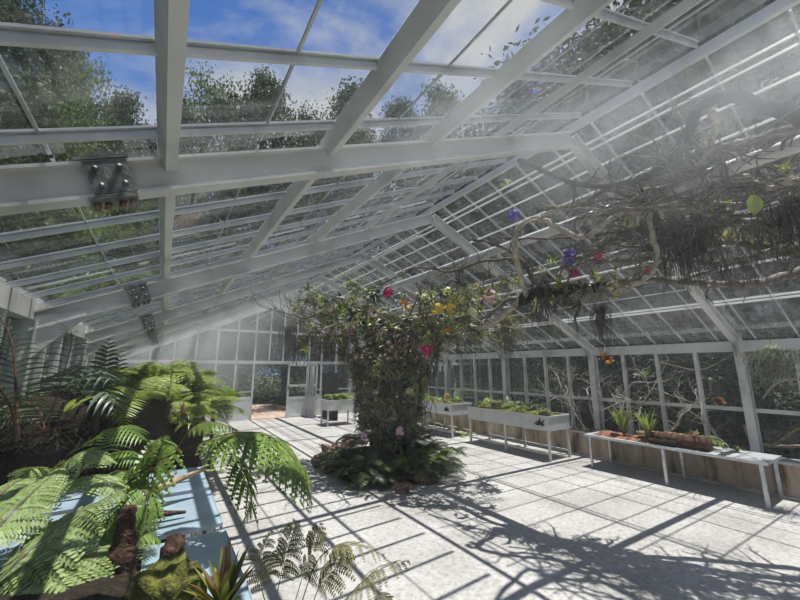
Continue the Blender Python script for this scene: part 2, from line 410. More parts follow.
g.add([(XL, Y1+.01, .67), (DX0, Y1+.01, .67), (DX0, Y1+.01, 1.78), (XL, Y1+.01, 1.78)], [(0, 1, 2, 3)])
g.add([(DX2, Y1+.01, .67), (XR, Y1+.01, .67), (XR, Y1+.01, 1.78), (DX2, Y1+.01, 1.78)], [(0, 1, 2, 3)])
g.add([(XL, Y1+.01, 1.78), (XR, Y1+.01, 1.78), (XR, Y1+.01, ZE+.1), (XM, Y1+.01, ZR+.1), (XL, Y1+.01, ZE+.1)], [(0, 1, 2, 3, 4)])
window(b, g, 'glazed far end wall with white mullions')
lw = MB(); lw.box(XL, DX0, Y1-.03, Y1+.03, 0, .63); lw.box(DX2, XR, Y1-.03, Y1+.03, 0, .63)
setting('', lw.build('wall_far', 'white'), 'low white panels under the far glazing')
# door leaf
d = MB(); yd = Y1-.05
for x in (DX1+.03, DX2-.05): d.box(x-.03, x+.03, yd-.02, yd+.02, .02, 1.74)
for z in (.05, .62, 1.02, 1.70): d.box(DX1, DX2-.02, yd-.018, yd+.018, z-.035, z+.035)
d = d.build('door_1', 'white'); setting('', d, 'white door leaf with two panes at the far end')
MB().box(DX1+.04, DX2-.06, yd-.008, yd+.008, .07, .60).build('door_panel', 'planter', d)
MB().add([(DX1+.05, yd, .65), (DX2-.07, yd, .65), (DX2-.07, yd, 1.68), (DX1+.05, yd, 1.68)], [(0, 1, 2, 3)]).build('pane', 'glass', d)
h = MB(); h.box(DX1+.02, DX1+.05, yd-.06, yd-.02, .90, 1.04); h.build('door_handle', 'steel', d)
# second, opened leaf standing out from the right jamb
d = MB(); xo = DX2+.06
for y in (yd-.62, yd-.05): d.box(xo-.02, xo+.02, y-.03, y+.03, .02, 1.74)
for z in (.05, .62, 1.70): d.box(xo-.018, xo+.018, yd-.65, yd-.02, z-.035, z+.035)
d = d.build('door_2', 'white'); setting('', d, 'white door leaf opened inward')
MB().add([(xo, yd-.62, .65), (xo, yd-.05, .65), (xo, yd-.05, 1.68), (xo, yd-.62, 1.68)], [(0, 1, 2, 3)]).build('pane', 'glass', d)
MB().box(xo-.008, xo+.008, yd-.62, yd-.05, .07, .60).build('door_panel', 'planter', d)
# ------------------------------------------------------------------ plant makers (each fills an MB in local coordinates)
UPV = V((0, 0, 1))
def bez(a, b, c, n):
    a, b, c = V(a), V(b), V(c)
    return [a*(1-t)**2+b*2*t*(1-t)+c*t*t for t in [i/(n-1) for i in range(n)]]
def frond(mb, pts, width, npin=22, style='bi', rr=.004, t0=.14, droop=.35, fwd=.45, up=None, npl=9, r=rnd, fill=1.0):
    """one fern frond along pts: stem (material 0) and leaflets (material 1)"""
    mb.tube(pts, rr, rr*.25, 5, 0)
    N = len(pts)
    def P(t):
        f = t*(N-1); i = min(int(f), N-2); return pts[i].lerp(pts[i+1], f-i), (pts[i+1]-pts[i]).normalized()
    for k in range(npin):
        t = t0+(1-t0)*(k+.5)/npin
        p, T = P(t)
        _, S, Nn = orth(T, up or UPV)
        u = (t-t0)/(1-t0)
        prof = min(1, (u*3.2+.30))*(1-u)**.62+.04
        L = width*prof
        for sgn in (-1, 1):
            if r.random() > fill: continue
            Lk = L*r.uniform(.88, 1.06); a = T*fwd*(.7+.8*u)+S*sgn+Nn*r.uniform(-.06, .14); a.normalize()
            dz = -droop*Lk
            if style in ('simple', 'thin'):
                m = 5; mid = [p+a*Lk*i/(m-1)+UPV*dz*(i/(m-1))**2 for i in range(m)]
                w = min(Lk*(.13 if style == 'simple' else .020), (1-t0)/npin*(pts[-1]-pts[0]).length*.42)
                mb.strip(mid, [w*.55, w, w*.95, w*.6, .0005], T, 1, .25)
            else:
                m = max(3, int(npl*prof+2)); prev = p
                q0 = a*Lk
                mb.strip([p, p+q0*.5+UPV*dz*.25, p+q0+UPV*dz], [.0022, .0016, .0006] if style == 'fine' else [.0012, .0009, .0004], T, 0)
                if style == 'broad': mb.strip([p, p+q0*.4+UPV*dz*.16, p+q0*.8+UPV*dz*.64, p+q0+UPV*dz], [Lk*.05, Lk*.085, Lk*.06, .0005], T, 1)
                for j in range(m):
                    v = (j+.6)/m; q = p+q0*v+UPV*dz*v*v
                    tv = (q0+UPV*2*dz*v).normalized()
                    l2 = Lk*{'bi': .27, 'broad': .34}.get(style, .17)*(1-v)**.55+.004
                    w2 = Lk/m*{'bi': .56, 'broad': .62}.get(style, .5)
                    for s2 in (-1, 1):
                        e = (T*s2*1.0+tv*.62+Nn*r.uniform(-.12, .12)); e.normalize(); e = e*l2-UPV*l2*.18
                        n2 = e.cross(Nn).normalized()*w2
                        mb.add([q, q+e*.45+n2, q+e, q+e*.45-n2], [(0, 1, 2, 3)], 1)
def arch(r, az, el, L, sag, n=12):
    """arching midrib from the origin"""
    d = V((math.cos(az)*math.cos(el), math.sin(az)*math.cos(el), math.sin(el)))
    return bez((0, 0, 0), d*L*.55, d*L*.95+V((0, 0, -sag*L)), n)
def fern_meshes(n, L, width, style, mats, seed, sag=.45, npin=18, npl=6, el=(.5, 1.1)):
    r = random.Random(seed); out = []
    for i in range(n):
        mb = MB(); frond(mb, arch(r, 0, r.uniform(*el), L*r.uniform(.8, 1.1), sag*r.uniform(.7, 1.3)), width, npin, style, .004, r=r, npl=npl)
        out.append(mb.mesh('frond', mats))
    return out
def strap_mesh(n, L, w, mat, seed, el=(.35, 1.35), sag=.7, fold=.3):
    r = random.Random(seed); mb = MB()
    for i in range(n):
        az = r.uniform(0, 2*PI); e = r.uniform(*el); l = L*r.uniform(.6, 1.1)
        pts = arch(r, az, e, l, sag*r.uniform(.3, 1.2), 6)
        s = V((-math.sin(az), math.cos(az), 0)); ww = w*r.uniform(.7, 1.15)
        mb.strip(pts, [ww*.7, ww, ww, ww*.85, ww*.5, .0006], s, 0, fold)
    return mb.mesh('leaves', mat)
def flower(mb, c, d, R, mi=0, lip=1, r=rnd, n=5):
    d, s, u = orth(V(d)); a0 = r.uniform(0, 6)
    for k in range(n):
        a = a0+2*PI*k/n; e = (s*math.cos(a)+u*math.sin(a)+d*.25).normalized()*R; t = d.cross(e).normalized()*R*.38
        mb.add([c, c+e*.5+t+d*R*.1, c+e, c+e*.5-t+d*R*.1], [(0, 1, 2, 3)], mi)
    e = (d+u*-.5)*R*.4; t = s*R*.22
    mb.add([c+d*.004, c+e*.6+t, c+e*1.1, c+e*.6-t], [(0, 1, 2, 3)], lip)
def spray_mesh(mats, n, L, R, seed, ball=False):
    """flower head: n blooms along an arching stalk, or in a ball"""
    r = random.Random(seed); mb = MB()
    if ball:
        for i in range(n):
            d = V((r.gauss(0, 1), r.gauss(0, 1), r.gauss(0, 1))).normalized(); flower(mb, d*L*r.uniform(.5, 1), d, R, 0, 1, r)
    else:
        p = arch(r, 0, 1.0, L, .5, 8); mb.tube(p, .003, .0015, 4, 2)
        for i in range(n):
            q = p[min(7, 3+int(5*i/n))]; d = V((r.gauss(.4, .6), r.gauss(0, 1), r.gauss(.1, .4))).normalized(); flower(mb, q+d*R*.6, d, R, 0, 1, r)
    return mb.mesh('flowers', mats)
def strands_mesh(n, L, spread, mat, seed, r0=.003, curl=.02, sub=4):
    r = random.Random(seed); mb = MB()
    for i in range(n):
        x, y = r.gauss(0, spread*.5), r.gauss(0, spread*.5); l = L*r.uniform(.35, 1.05); p = V((x, y, r.uniform(-.02, .05))); pts = [p.copy()]
        for k in range(sub): p = p+V((r.gauss(0, curl), r.gauss(0, curl), -l/sub)); pts.append(p.copy())
        mb.tube(pts, r0*r.uniform(.6, 1.3), r0*.35, 3, 0, False)
    return mb.mesh('strands', mat)
def twigs(mb, base, d, L, r0, depth, r, mi=0, spread=.7):
    d = V(d).normalized(); pts = [V(base)]; p = V(base)
    for k in range(4):
        d = (d+V((r.gauss(0, .22), r.gauss(0, .22), r.gauss(0, .18)))).normalized(); p = p+d*L/4; pts.append(p.copy())
    mb.tube(smooth(pts, 3), r0, r0*.5, 5, mi)
    if depth:
        for k in (2, 3, 4):
            dd = (d+V((r.gauss(0, spread), r.gauss(0, spread), r.gauss(.1, spread)))).normalized()
            twigs(mb, pts[k], dd, L*r.uniform(.4, .65), r0*.5, depth-1, r, mi, spread)

# ------------------------------------------------------------------ the planted column in the middle
CB = V((3.28, 5.33, 0))
r = random.Random(5)
m = thing('planted_column', 'tall column of vines and moss overgrown with orchids in the middle of the floor', 'planted column', CB)
def crad(z): return .42+.08*z if z < 1.4 else .53+.60*(z-1.4)
mb = MB(); seg = 20; rings = 16; vs = []; fs = []  # dark inner core, added to keep light from passing through the column
for j in range(rings+1):
    z = .2+2.35*j/rings; R = (.30+.03*z) if z < 1.6 else .35+.24*(z-1.6)
    if j == rings: R *= .3
    for i in range(seg):
        a = 2*PI*i/seg; q = R*(1+.30*noise.noise(V((math.cos(a)*1.6, math.sin(a)*1.6, z*1.9))))
        vs.append(CB+V((q*math.cos(a), q*math.sin(a), z)))
for j in range(rings):
    for i in range(seg): i2 = (i+1) % seg; fs.append((j*seg+i, j*seg+i2, (j+1)*seg+i2, (j+1)*seg+i))
fs.append(tuple(rings*seg+i for i in range(seg)))
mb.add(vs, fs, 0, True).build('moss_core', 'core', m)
for k in range(9):
    a = r.uniform(0, 2*PI); pts = []
    for j in range(9):
        z = .1+2.6*j/8; a += r.uniform(-.25, .35); R = crad(z)*r.uniform(.8, 1.02); pts.append(CB+V((R*math.cos(a), R*math.sin(a), z)))
    MB().tube(smooth(pts, 4), .022, .012, 6).build('vine_stem', 'greybark', m)
for k in range(13):       # canopy branches fanning from the top of the column
    a = 2*PI*k/13+r.uniform(-.2, .2); L = r.uniform(.9, 1.5); z0 = r.uniform(1.7, 2.5)
    b = CB+V((.3*math.cos(a), .3*math.sin(a), z0)); e = V((math.cos(a), math.sin(a), r.uniform(.1, .45)))
    mb = MB(); twigs(mb, b, e, L, .020, 2, r, 0, .6); mb.build('canopy_branch', 'greybark' if k % 2 else 'bark', m)
for k in range(7):        # upright and arching twigs above the canopy, right side
    p = pix(r.uniform(400, 510), r.uniform(290, 325), r.uniform(5.2, 5.9)); mb = MB()
    twigs(mb, p, (r.gauss(0, .4), r.gauss(0, .4), 1), r.uniform(.35, .6), .014, 2, r, 0, .7); mb.build('canopy_branch', 'bark', m)

G = dict(brom='strap leaved green plants on the column', red='reddish leaved plants on the column', roots='hanging root clumps on the column', orch='pale pink orchids on the column', light='pale tufts for leaf highlights on the column', cream='cream orchids added as highlight specks on the column')
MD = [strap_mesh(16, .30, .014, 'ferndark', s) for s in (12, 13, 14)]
MS = [strap_mesh(15, .30, .013, 'strap', s) for s in range(4)]+[strap_mesh(18, .34, .008, 'strap', s) for s in (8, 9)]+[strap_mesh(11, .24, .022, 'strap', s) for s in (10, 11)]
ML = [strap_mesh(13, .24, .015, 'straplight', s) for s in (20, 21, 22)]
MR = [strap_mesh(13, .25, .013, 'strapred', s) for s in (30, 31)]
HR = [strands_mesh(26, .55, .16, 'roots', s, .0045, .025) for s in (40, 41, 42)]
HP = [strands_mesh(7, .6, .10, 'pale_strand', s, .006, .03) for s in (45, 46)]
HG = [strands_mesh(34, .42, .13, 'oldman', s, .0035, .03) for s in (43, 44)]
PF = [spray_mesh(['palepink', 'magenta', 'stem_green'], 6, .22, .032, s) for s in (50, 51, 52)]
CF = [spray_mesh(['cream', 'whitefl', 'stem_green'], 7, .20, .034, s) for s in (53, 54)]
CAMDIR = math.atan2(-CB.y, -CB.x)
def onto(z, spread=1.9, rr=(.82, 1.08)):
    a = CAMDIR+r.uniform(-spread, spread); R = crad(z)*r.uniform(*rr)
    return V((CB.x+R*math.cos(a), CB.y+R*math.sin(a), z)), a
def hang(name, me, label, cat, group, p, a, tilt=(.5, 1.3), sc=(.75, 1.25)):
    o = inst(name, me, None, p, (0, 0, 0), r.uniform(*sc))
    o.rotation_euler = (Matrix.Rotation(a, 3, 'Z') @ Matrix.Rotation(r.uniform(*tilt), 3, 'Y') @ Matrix.Rotation(r.uniform(0, 6.28), 3, 'Z')).to_euler()
    return tag(o, label, cat, group)
for k in range(170):
    p, a = onto(r.uniform(.45, 2.8)); hang('bromeliad', r.choice(MS), 'green strap leaved plant growing out of the central planted column', 'plant', G['brom'], p, a)
for k in range(130):  # dark fill: leaf colour darkens the inside of the column like shade
    p, a = onto(r.uniform(.5, 2.85), 2.1, (.6, .98)); hang('dark_fill_tuft', r.choice(MD), 'dark leaved fill tuft deep in the central planted column', 'plant', 'dark fill tufts in the column', p, a)
for k in range(36):
    p, a = onto(r.uniform(.9, 2.75)); hang('bromeliad', r.choice(MR), 'reddish strap leaved plant growing out of the central planted column', 'plant', G['red'], p, a)
for k in range(66):  # pale leaf colour also stands for bright highlights on the leaf tops
    p, a = onto(r.uniform(.9, 2.95), 2.2, (.8, 1.12)); hang('orchid_plant', r.choice(ML), 'pale yellow green tuft coloured for leaf highlights on the central planted column', 'plant', G['light'], p, a, (0, 1.0))
for k in range(46):
    p, a = onto(r.uniform(.5, 2.4)); hang('orchid', r.choice(PF), 'pale pink orchid spray on the central planted column', 'orchid', G['orch'], p, a, (.3, 1.2))
for k in range(34):  # cream blooms added as bright specks, standing for highlights on the foliage
    p, a = onto(r.uniform(.9, 2.8)); hang('orchid', r.choice(CF), 'cream orchid spray added as highlight specks on the central planted column', 'orchid', G['cream'], p, a, (.2, 1.0))
for k in range(30):
    p, a = onto(r.uniform(.9, 2.4), 2.0, (.85, 1.05)); o = inst('root_clump', r.choice(HR+HP+HP), None, p, (0, 0, r.uniform(0, 6)), r.uniform(.7, 1.3)); tag(o, 'roots hanging down the central planted column', 'roots', G['roots'])
# the left arm of the canopy
for k in range(72):
    p = pix(r.uniform(290, 360), r.uniform(300, 345)+r.gauss(0, 4), r.uniform(5.6, 6.6))
    hang('epiphyte', r.choice(MS+ML+MR), 'small strap leaved plant on the left arm of the column canopy', 'plant', 'plants on the left arm of the canopy', p, r.uniform(0, 6), (0, 1.2), (.6, 1.0))
for k in range(18):
    p = pix(r.uniform(285, 345), r.uniform(325, 350), r.uniform(5.6, 6.6)); o = inst('root_clump', r.choice(HR), None, p, (0, 0, k), r.uniform(.5, .9)); tag(o, 'thin roots trailing from the left arm of the column canopy', 'roots', 'roots under the left arm of the canopy')
# the right arm, dense with pale growth
for k in range(95):
    p = pix(r.uniform(420, 515), r.uniform(286, 345)+r.gauss(0, 5), r.uniform(4.6, 5.6))
    hang('orchid_plant', r.choice(ML+MS+MS+MD), 'leafy tuft on the right arm of the column canopy', 'plant', 'plants on the right arm of the canopy', p, r.uniform(0, 6), (0, 1.2), (.55, 1.0))
for k in range(14):
    p = pix(r.uniform(455, 520), r.uniform(320, 345), r.uniform(4.7, 5.4)); o = inst('root_clump', r.choice(HR+HG), None, p, (0, 0, k), r.uniform(.6, 1.0)); tag(o, 'roots and moss trailing from the right arm of the column canopy', 'roots', 'roots under the right arm of the canopy')
# single blooms one can point to
def bloom(px, py, d, mats, lab, n=16, L=.055, R=.032, name='orchid', cat='flower', seed=1):
    o = inst(name, spray_mesh(mats, n, L, R, seed, True), None, pix(px, py, d)); tag(o, lab, cat); return o
bloom(388, 293, 5.1, ['magenta', 'pink'], 'magenta bloom at the top left of the column canopy', 16, .075, .045)
bloom(427, 350, 4.6, ['magenta', 'pink'], 'magenta bloom halfway up the right side of the column', 16, .075, .045)
bloom(438, 309, 4.7, ['yellow', 'orange'], 'yellow orchid cluster on the right arm of the canopy, the left of two', 14, .08, .045, seed=3)
bloom(452, 306, 4.7, ['yellow', 'cream'], 'yellow orchid cluster on the right arm of the canopy, the right of two', 14, .08, .04, seed=4)
bloom(425, 297, 4.7, ['cream', 'yellow'], 'cream orchid cluster just above the yellow ones on the canopy', 10, .07, .04, seed=5)
bloom(447, 292, 4.7, ['cream', 'yellow'], 'cream orchid at the very top of the right canopy', 10, .06, .04, seed=6)
bloom(473, 312, 4.6, ['cream', 'palepink'], 'cream and pink orchid where the curved vine starts', 10, .07, .045, seed=7)
bloom(404, 303, 4.9, ['orange', 'yellow'], 'orange bloom at the top of the column', 10, .06, .04, seed=8)
bloom(447, 329, 4.6, ['orange', 'yellow'], 'small orange bloom on the right shoulder of the column', 8, .05, .035, seed=9)
bloom(490, 297, 4.4, ['palepink', 'whitefl'], 'pale pink orchid beside the curved vine', 14, .09, .04, seed=10)
bloom(366, 436, 4.7, ['palepink', 'magenta'], 'pink orchid low on the column above the ferns, the left of two', 12, .07, .035, seed=11)
bloom(400, 432, 4.7, ['palepink', 'magenta'], 'pink orchid low on the column above the ferns, the right of two', 12, .07, .035, seed=12)

# mound at the foot
mb = MB(); mb.blob(CB+V((-.08, -.05, .02)), .86, .86, .30, 28, 10, .16, 1.6, 0, 3, 0.0)
tag(mb.build('soil_mound', 'soil', None, CB), 'dark soil mound around the foot of the column', 'soil mound', None, 'stuff')
def rock(p, s, lab, seed, grp=None, mat='rock'):
    mb = MB(); mb.blob((0, 0, 0), s*1.2, s, s*.75, 9, 6, .8, 1.6, 0, seed); mb.sm = [False]*len(mb.sm)
    o = mb.build('rock', mat); o.location = p; tag(o, lab, 'rock', grp)
k = 0
for px, py, s in [(330, 457, .17), (322, 463, .12), (342, 450, .15), (338, 466, .12), (352, 470, .11), (364, 473, .16), (376, 479, .09), (330, 468, .09), (427, 478, .12), (437, 466, .11), (404, 487, .09), (348, 443, .12)]:
    p = at(px, py, 2, .06); s *= 1.15; p.z = s*.45; k += 1
    rock(p, s, 'pinkish brown stone at the edge of the mound under the column', k, 'stones edging the mound')
FM = fern_meshes(4, .62, .17, 'simple', ['stem_dry', 'ferndark'], 60, .55, 20)  # dark leaves: the canopy's shade on the mound is put into their colour
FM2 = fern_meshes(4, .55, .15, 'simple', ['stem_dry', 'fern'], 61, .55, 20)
def fern(p, meshes, n, label, group=None, el=(.2, 1.1), sc=(.8, 1.15), az=(0, 2*PI), name='fern', rr=r):
    t = thing(name, label, 'fern', p, group)
    for i in range(n):
        a = az[0]+(az[1]-az[0])*(i+rr.uniform(.2, .8))/n
        inst('frond', rr.choice(meshes), t, (0, 0, 0), (rr.uniform(-.25, .25), rr.uniform(-.3, .35), a), rr.uniform(*sc))
    return t
for k in range(22):
    a = CAMDIR-1.45+3.6*k/21+r.uniform(-.1, .1); R = r.uniform(.66, .92)
    fern(CB+V((R*math.cos(a), R*math.sin(a), .38-.3*R)), FM if k % 5 else FM2, 9, 'shade-darkened green fern spilling over the mound at the foot of the column', 'ferns around the foot of the column')
for k in range(7):
    a = CAMDIR-1.7+3.4*k/6; R = .5
    fern(CB+V((R*math.cos(a), R*math.sin(a), .42)), FM, 8, 'shade-darkened fern close against the column just above the mound', 'ferns against the column', (.6, 1.2))

# ------------------------------------------------------------------ hanging branches on the right
def pixin(px, py, d, gap=.16):
    # the point at depth d, brought nearer where it would pass through the roof
    while d > 1.2:
        p = pix(px, py, d)
        if ZR-SL*abs(p.x-XM)-p.z > gap: break
        d -= .04
    return p
def limb(name, pxs, r0, r1, mat, label, ntw=5, tw=.35, seed=0, cat='branch', twmat=None, jit=.12):
    rr = random.Random(seed)
    pts = [pixin(*q) for q in pxs]; c = pts[0]
    t = thing(name, label, cat, c)
    sm = smooth(pts, 6); r0 *= 1.3; r1 *= 1.3
    sm = [p+V((rr.gauss(0, .008), rr.gauss(0, .008), rr.gauss(0, .008))) for p in sm]
    stem = MB().tube(sm, r0, r1, 8, 0, True, jit).build('stem', mat, t)
    for k in range(int(ntw*2.4)):
        i = int(rr.uniform(.1, .98)*(len(sm)-1)); mb = MB()
        twigs(mb, sm[i], V((rr.gauss(0, 1), rr.gauss(0, 1), rr.gauss(0, .7))), tw*rr.uniform(.6, 1.3), max(r0, r1)*.34, 1, rr, 0, .7)
        mb.build('twig', twmat or mat, stem)
    return t
limb('branch', [(486, 318, 4.6), (510, 300, 4.3), (548, 294, 4.0), (590, 290, 3.8), (640, 280, 3.6), (700, 283, 3.5), (760, 283, 3.4), (825, 262, 3.3)], .020, .034, 'greybark', 'long bare bough sweeping from the column to the right, lowest of the hanging boughs', 6, .3, 1)
limb('branch', [(470, 325, 4.8), (483, 328, 4.6), (500, 318, 4.4), (520, 301, 4.2), (545, 297, 4.1)], .018, .028, 'pale_vine', 'pale curved bough hooking down at the right edge of the column canopy', 2, .2, 2)
limb('branch', [(640, 190, 3.3), (675, 185, 3.2), (700, 165, 3.1), (715, 130, 3.0), (712, 112, 2.9)], .014, .018, 'pale_vine', 'pale smooth bough curving up to the lone fern sprig', 1, .2, 18)
limb('branch', [(545, 210, 3.8), (580, 205, 3.7), (610, 190, 3.6), (640, 205, 3.5), (670, 228, 3.4)], .016, .022, 'moss', 'mossy bough arching above the pink bloom', 4, .25, 19, twmat='greybark')
limb('vine', [(527, 300, 4.0), (518, 268, 3.9), (514, 245, 3.85), (520, 228, 3.8), (532, 219, 3.75), (545, 222, 3.7), (560, 229, 3.65), (578, 237, 3.6), (592, 234, 3.55), (606, 222, 3.5), (625, 213, 3.45), (660, 207, 3.4), (700, 203, 3.3), (740, 206, 3.25)], .024, .018, 'pale_vine', 'pale looping vine rising above the purple bloom', 2, .2, 3)
limb('vine', [(700, 205, 3.3), (665, 206, 3.3), (650, 213, 3.3), (652, 235, 3.32), (658, 255, 3.35), (652, 272, 3.4), (636, 285, 3.45), (618, 292, 3.5)], .016, .020, 'pale_vine', 'smooth pale vine curling downward at the left of the big root clump', 0, .2, 4)
limb('branch', [(560, 268, 3.9), (600, 250, 3.7), (640, 226, 3.5), (690, 218, 3.4), (750, 214, 3.3), (830, 200, 3.2)], .018, .026, 'greybark', 'dark bough level with the green leaf in the hanging tangle', 8, .4, 5)
limb('branch', [(640, 248, 3.6), (690, 242, 3.5), (720, 240, 3.4), (760, 246, 3.3), (785, 252, 3.25), (830, 248, 3.2)], .030, .034, 'moss', 'mossy yellow green bough just above the big root clump', 5, .3, 6, twmat='greybark')
limb('branch', [(520, 160, 3.6), (560, 178, 3.5), (590, 186, 3.4), (625, 184, 3.35), (660, 168, 3.2), (686, 142, 3.0), (700, 108, 2.8), (728, 96, 2.7), (770, 108, 2.7), (830, 130, 2.7)], .014, .040, 'fibre', 'thick dark bough slanting up to the upper right through the mist', 5, .22, 7)
limb('branch', [(650, 205, 3.3), (685, 178, 3.2), (720, 150, 3.1), (760, 138, 3.0), (830, 118, 2.9)], .020, .030, 'greybark', 'grey bough running up along the white pipe', 7, .4, 8)
limb('branch', [(600, 228, 3.7), (660, 190, 3.5), (700, 172, 3.4), (740, 178, 3.3), (775, 190, 3.2), (830, 180, 3.1)], .016, .024, 'bark', 'dark wavy branch crossing the middle of the hanging tangle', 8, .35, 9)
limb('branch', [(470, 238, 4.6), (498, 246, 4.3), (520, 258, 4.1), (535, 285, 4.0)], .012, .016, 'bark', 'thin dark branch left of the looping vine', 3, .25, 10)
limb('branch', [(500, 238, 4.2), (560, 238, 3.9), (620, 232, 3.7), (700, 225, 3.5)], .009, .013, 'bark', 'straight thin rod of a branch behind the looping vine', 3, .25, 11)
limb('branch', [(545, 206, 3.9), (600, 208, 3.7), (660, 200, 3.5), (740, 165, 3.2), (830, 150, 3.0)], .010, .018, 'greybark', 'slender grey branch just above the looping vine', 6, .35, 12)
limb('branch', [(700, 190, 3.1), (722, 176, 3.05), (745, 178, 3.0), (768, 188, 2.95), (790, 182, 2.9), (830, 172, 2.85)], .014, .020, 'pale_vine', 'pale bough with a hooked end below the white pipe', 3, .25, 13)
limb('branch', [(562, 255, 3.9), (600, 262, 3.7), (650, 258, 3.5), (720, 262, 3.3), (830, 235, 3.1)], .012, .020, 'greybark', 'branch carrying the pink bloom', 6, .3, 14)
limb('branch', [(640, 222, 3.4), (690, 230, 3.3), (740, 222, 3.15), (790, 222, 3.05), (830, 214, 3.0)], .018, .028, 'bark', 'dark bough above the cream orchids', 10, .4, 15)
limb('branch', [(380, 285, 5.4), (420, 268, 5.2), (450, 272, 5.0), (480, 262, 4.8), (520, 258, 4.5)], .010, .016, 'bark', 'dark branch arching over the top of the column', 8, .35, 16)
tq = random.Random(404)
for k in range(16):        # slimmer boughs knitted through the tangle
    x0 = tq.uniform(560, 690); y0 = tq.uniform(180, 262); dx = tq.uniform(90, 170); s0 = tq.uniform(-.35, .1); dd = tq.uniform(3.2, 3.9)
    o = limb('branch', [(x0, y0, dd), (x0+dx*.35, y0+dx*.35*s0+tq.gauss(0, 7), dd-.1), (x0+dx*.7, y0+dx*.7*s0+tq.gauss(0, 7), dd-.25), (x0+dx, y0+dx*s0+tq.gauss(0, 5), dd-.4)], .006, .012, tq.choice(['bark', 'greybark', 'bark', 'fibre']), 'slim dark branch knitted through the hanging tangle', 4, .3, 600+k)
    o['group'] = 'slim branches of the hanging tangle'
# root clumps hanging in the tangle
def clump(px, py, d, n, L, sp_, mat, lab, seed, body=None, bm='fibre'):
    p = pixin(px, py, d, .2); t = thing('root_clump', lab, 'roots', p)
    inst('strands', strands_mesh(n, L, sp_, mat, seed, .0042, .022, 5), t)
    if body:
        mb = MB(); mb.blob((0, 0, -body*.3), body*.75, body*.75, body, 12, 9, .35, 2, 0, seed); inst('root_ball', mb.mesh('root_ball', bm), t)
clump(690, 232, 3.35, 150, .60, .24, 'roots', 'large dark mass of roots hanging under the mossy bough', 70, .17)
clump(668, 225, 3.45, 90, .62, .16, 'roots', 'dark roots hanging at the left of the largest root mass', 76)
clump(792, 205, 3.05, 120, .60, .20, 'roots', 'dark mass of roots at the right edge of the picture', 71, .13)
clump(540, 285, 4.0, 90, .62, .14, 'roots', 'curtain of roots hanging below the left end of the looping vine', 72)
clump(601, 308, 3.75, 60, .48, .07, 'roots', 'narrow rope of roots hanging below the cream orchids', 73)
clump(590, 292, 3.8, 70, .22, .30, 'oldman', 'short grey moss fringe under the flowered bough', 74)
clump(560, 296, 3.9, 70, .26, .22, 'roots', 'short brown fringe of roots left of the grey moss fringe', 75)
limb('branch', [(520, 300, 4.05), (545, 292, 3.95), (575, 290, 3.85), (605, 286, 3.75), (628, 284, 3.65)], .055, .035, 'fibre', 'short thick brown bough matted with moss below the cream orchids', 6, .25, 17, twmat='moss', jit=.35)
clump(735, 262, 3.3, 60, .28, .18, 'roots', 'thin roots hanging right of the largest root mass', 77)
clump(700, 168, 3.1, 40, .30, .10, 'roots', 'small wisp of roots hanging beside the white pipe', 78)
clump(764, 225, 3.1, 60, .34, .20, 'roots', 'ragged roots under the dark bough above the cream orchids', 79)
clump(688, 148, 3.0, 60, .20, .16, 'roots', 'dark rootlets fringing the thick slanting bough', 80)
# flowers and tufts in the tangle
PU = ['purple', 'whitefl']
bloom(514, 216, 3.9, PU, 'purple orchid cluster highest up, above the looping vine', 16, .065, .04, seed=20)
bloom(569, 257, 3.75, PU, 'purple orchid cluster under the looping vine', 20, .075, .045, seed=21)
bloom(600, 257, 3.7, ['pink', 'magenta'], 'pink bloom right of the purple cluster', 12, .05, .04, seed=22)
bloom(575, 272, 3.75, ['magenta', 'palepink'], 'small dull red bloom just under the purple cluster', 8, .045, .03, seed=23)
bloom(563, 274, 3.75, ['whitefl', 'palepink'], 'small white bloom just under the purple cluster', 8, .04, .03, seed=24)
bloom(608, 358, 3.7, ['orange', 'yellow'], 'orange bloom dangling at the end of the rope of roots', 6, .045, .04, seed=25)
bloom(612, 290, 3.7, ['cream', 'yellow'], 'cream orchid cluster on the lowest bough, left of the curling vine', 16, .10, .045, seed=26)
bloom(592, 278, 3.75, ['cream', 'straplight'], 'greenish cream orchid beside the pink bloom', 12, .08, .04, seed=27)
bloom(714, 230, 3.3, ['cream', 'yellow'], 'cream orchid on the mossy bough, the left of two', 10, .07, .04, seed=28)
bloom(735, 236, 3.25, ['cream', 'yellow'], 'cream orchid on the mossy bough, the right of two', 14, .09, .042, seed=29)
bloom(648, 272, 3.5, ['orange', 'strapred'], 'rusty orange bloom inside the curl of the pale vine', 9, .05, .035, seed=30)
bloom(628, 222, 3.5, ['cream', 'straplight'], 'greenish bloom left of the curling vine near its top', 9, .07, .035, seed=31)
k = 0
for px, py, d in [(505, 280, 4.1), (520, 285, 4.0), (540, 270, 3.95), (552, 262, 3.9), (535, 300, 4.0), (580, 285, 3.8), (600, 298, 3.75), (625, 285, 3.6), (660, 240, 3.4), (700, 245, 3.35), (725, 225, 3.25), (745, 235, 3.2), (770, 230, 3.1), (790, 245, 3.1), (680, 210, 3.3), (650, 195, 3.4), (760, 190, 3.0), (785, 170, 2.95), (715, 205, 3.2), (560, 285, 3.85), (615, 270, 3.65), (640, 262, 3.5)]:
    k += 1; hang('bromeliad', r.choice(MS+ML), 'strap leaved tuft growing among the hanging boughs', 'plant', 'tufts among the hanging boughs', pix(px, py, d), r.uniform(0, 6), (0, 1.0), (.5, .9))
mb = MB(); mb.strip([(0, 0, .06), (.015, .01, .02), (.025, .015, -.03), (.02, .02, -.08)], [.02, .055, .05, .002], V((.8, -.6, 0)), 0, .2)
tag(inst('leaf', mb.mesh('leaf', 'straplight'), None, pix(755, 203, 2.45)), 'single broad lime green leaf in the hanging tangle', 'leaf')
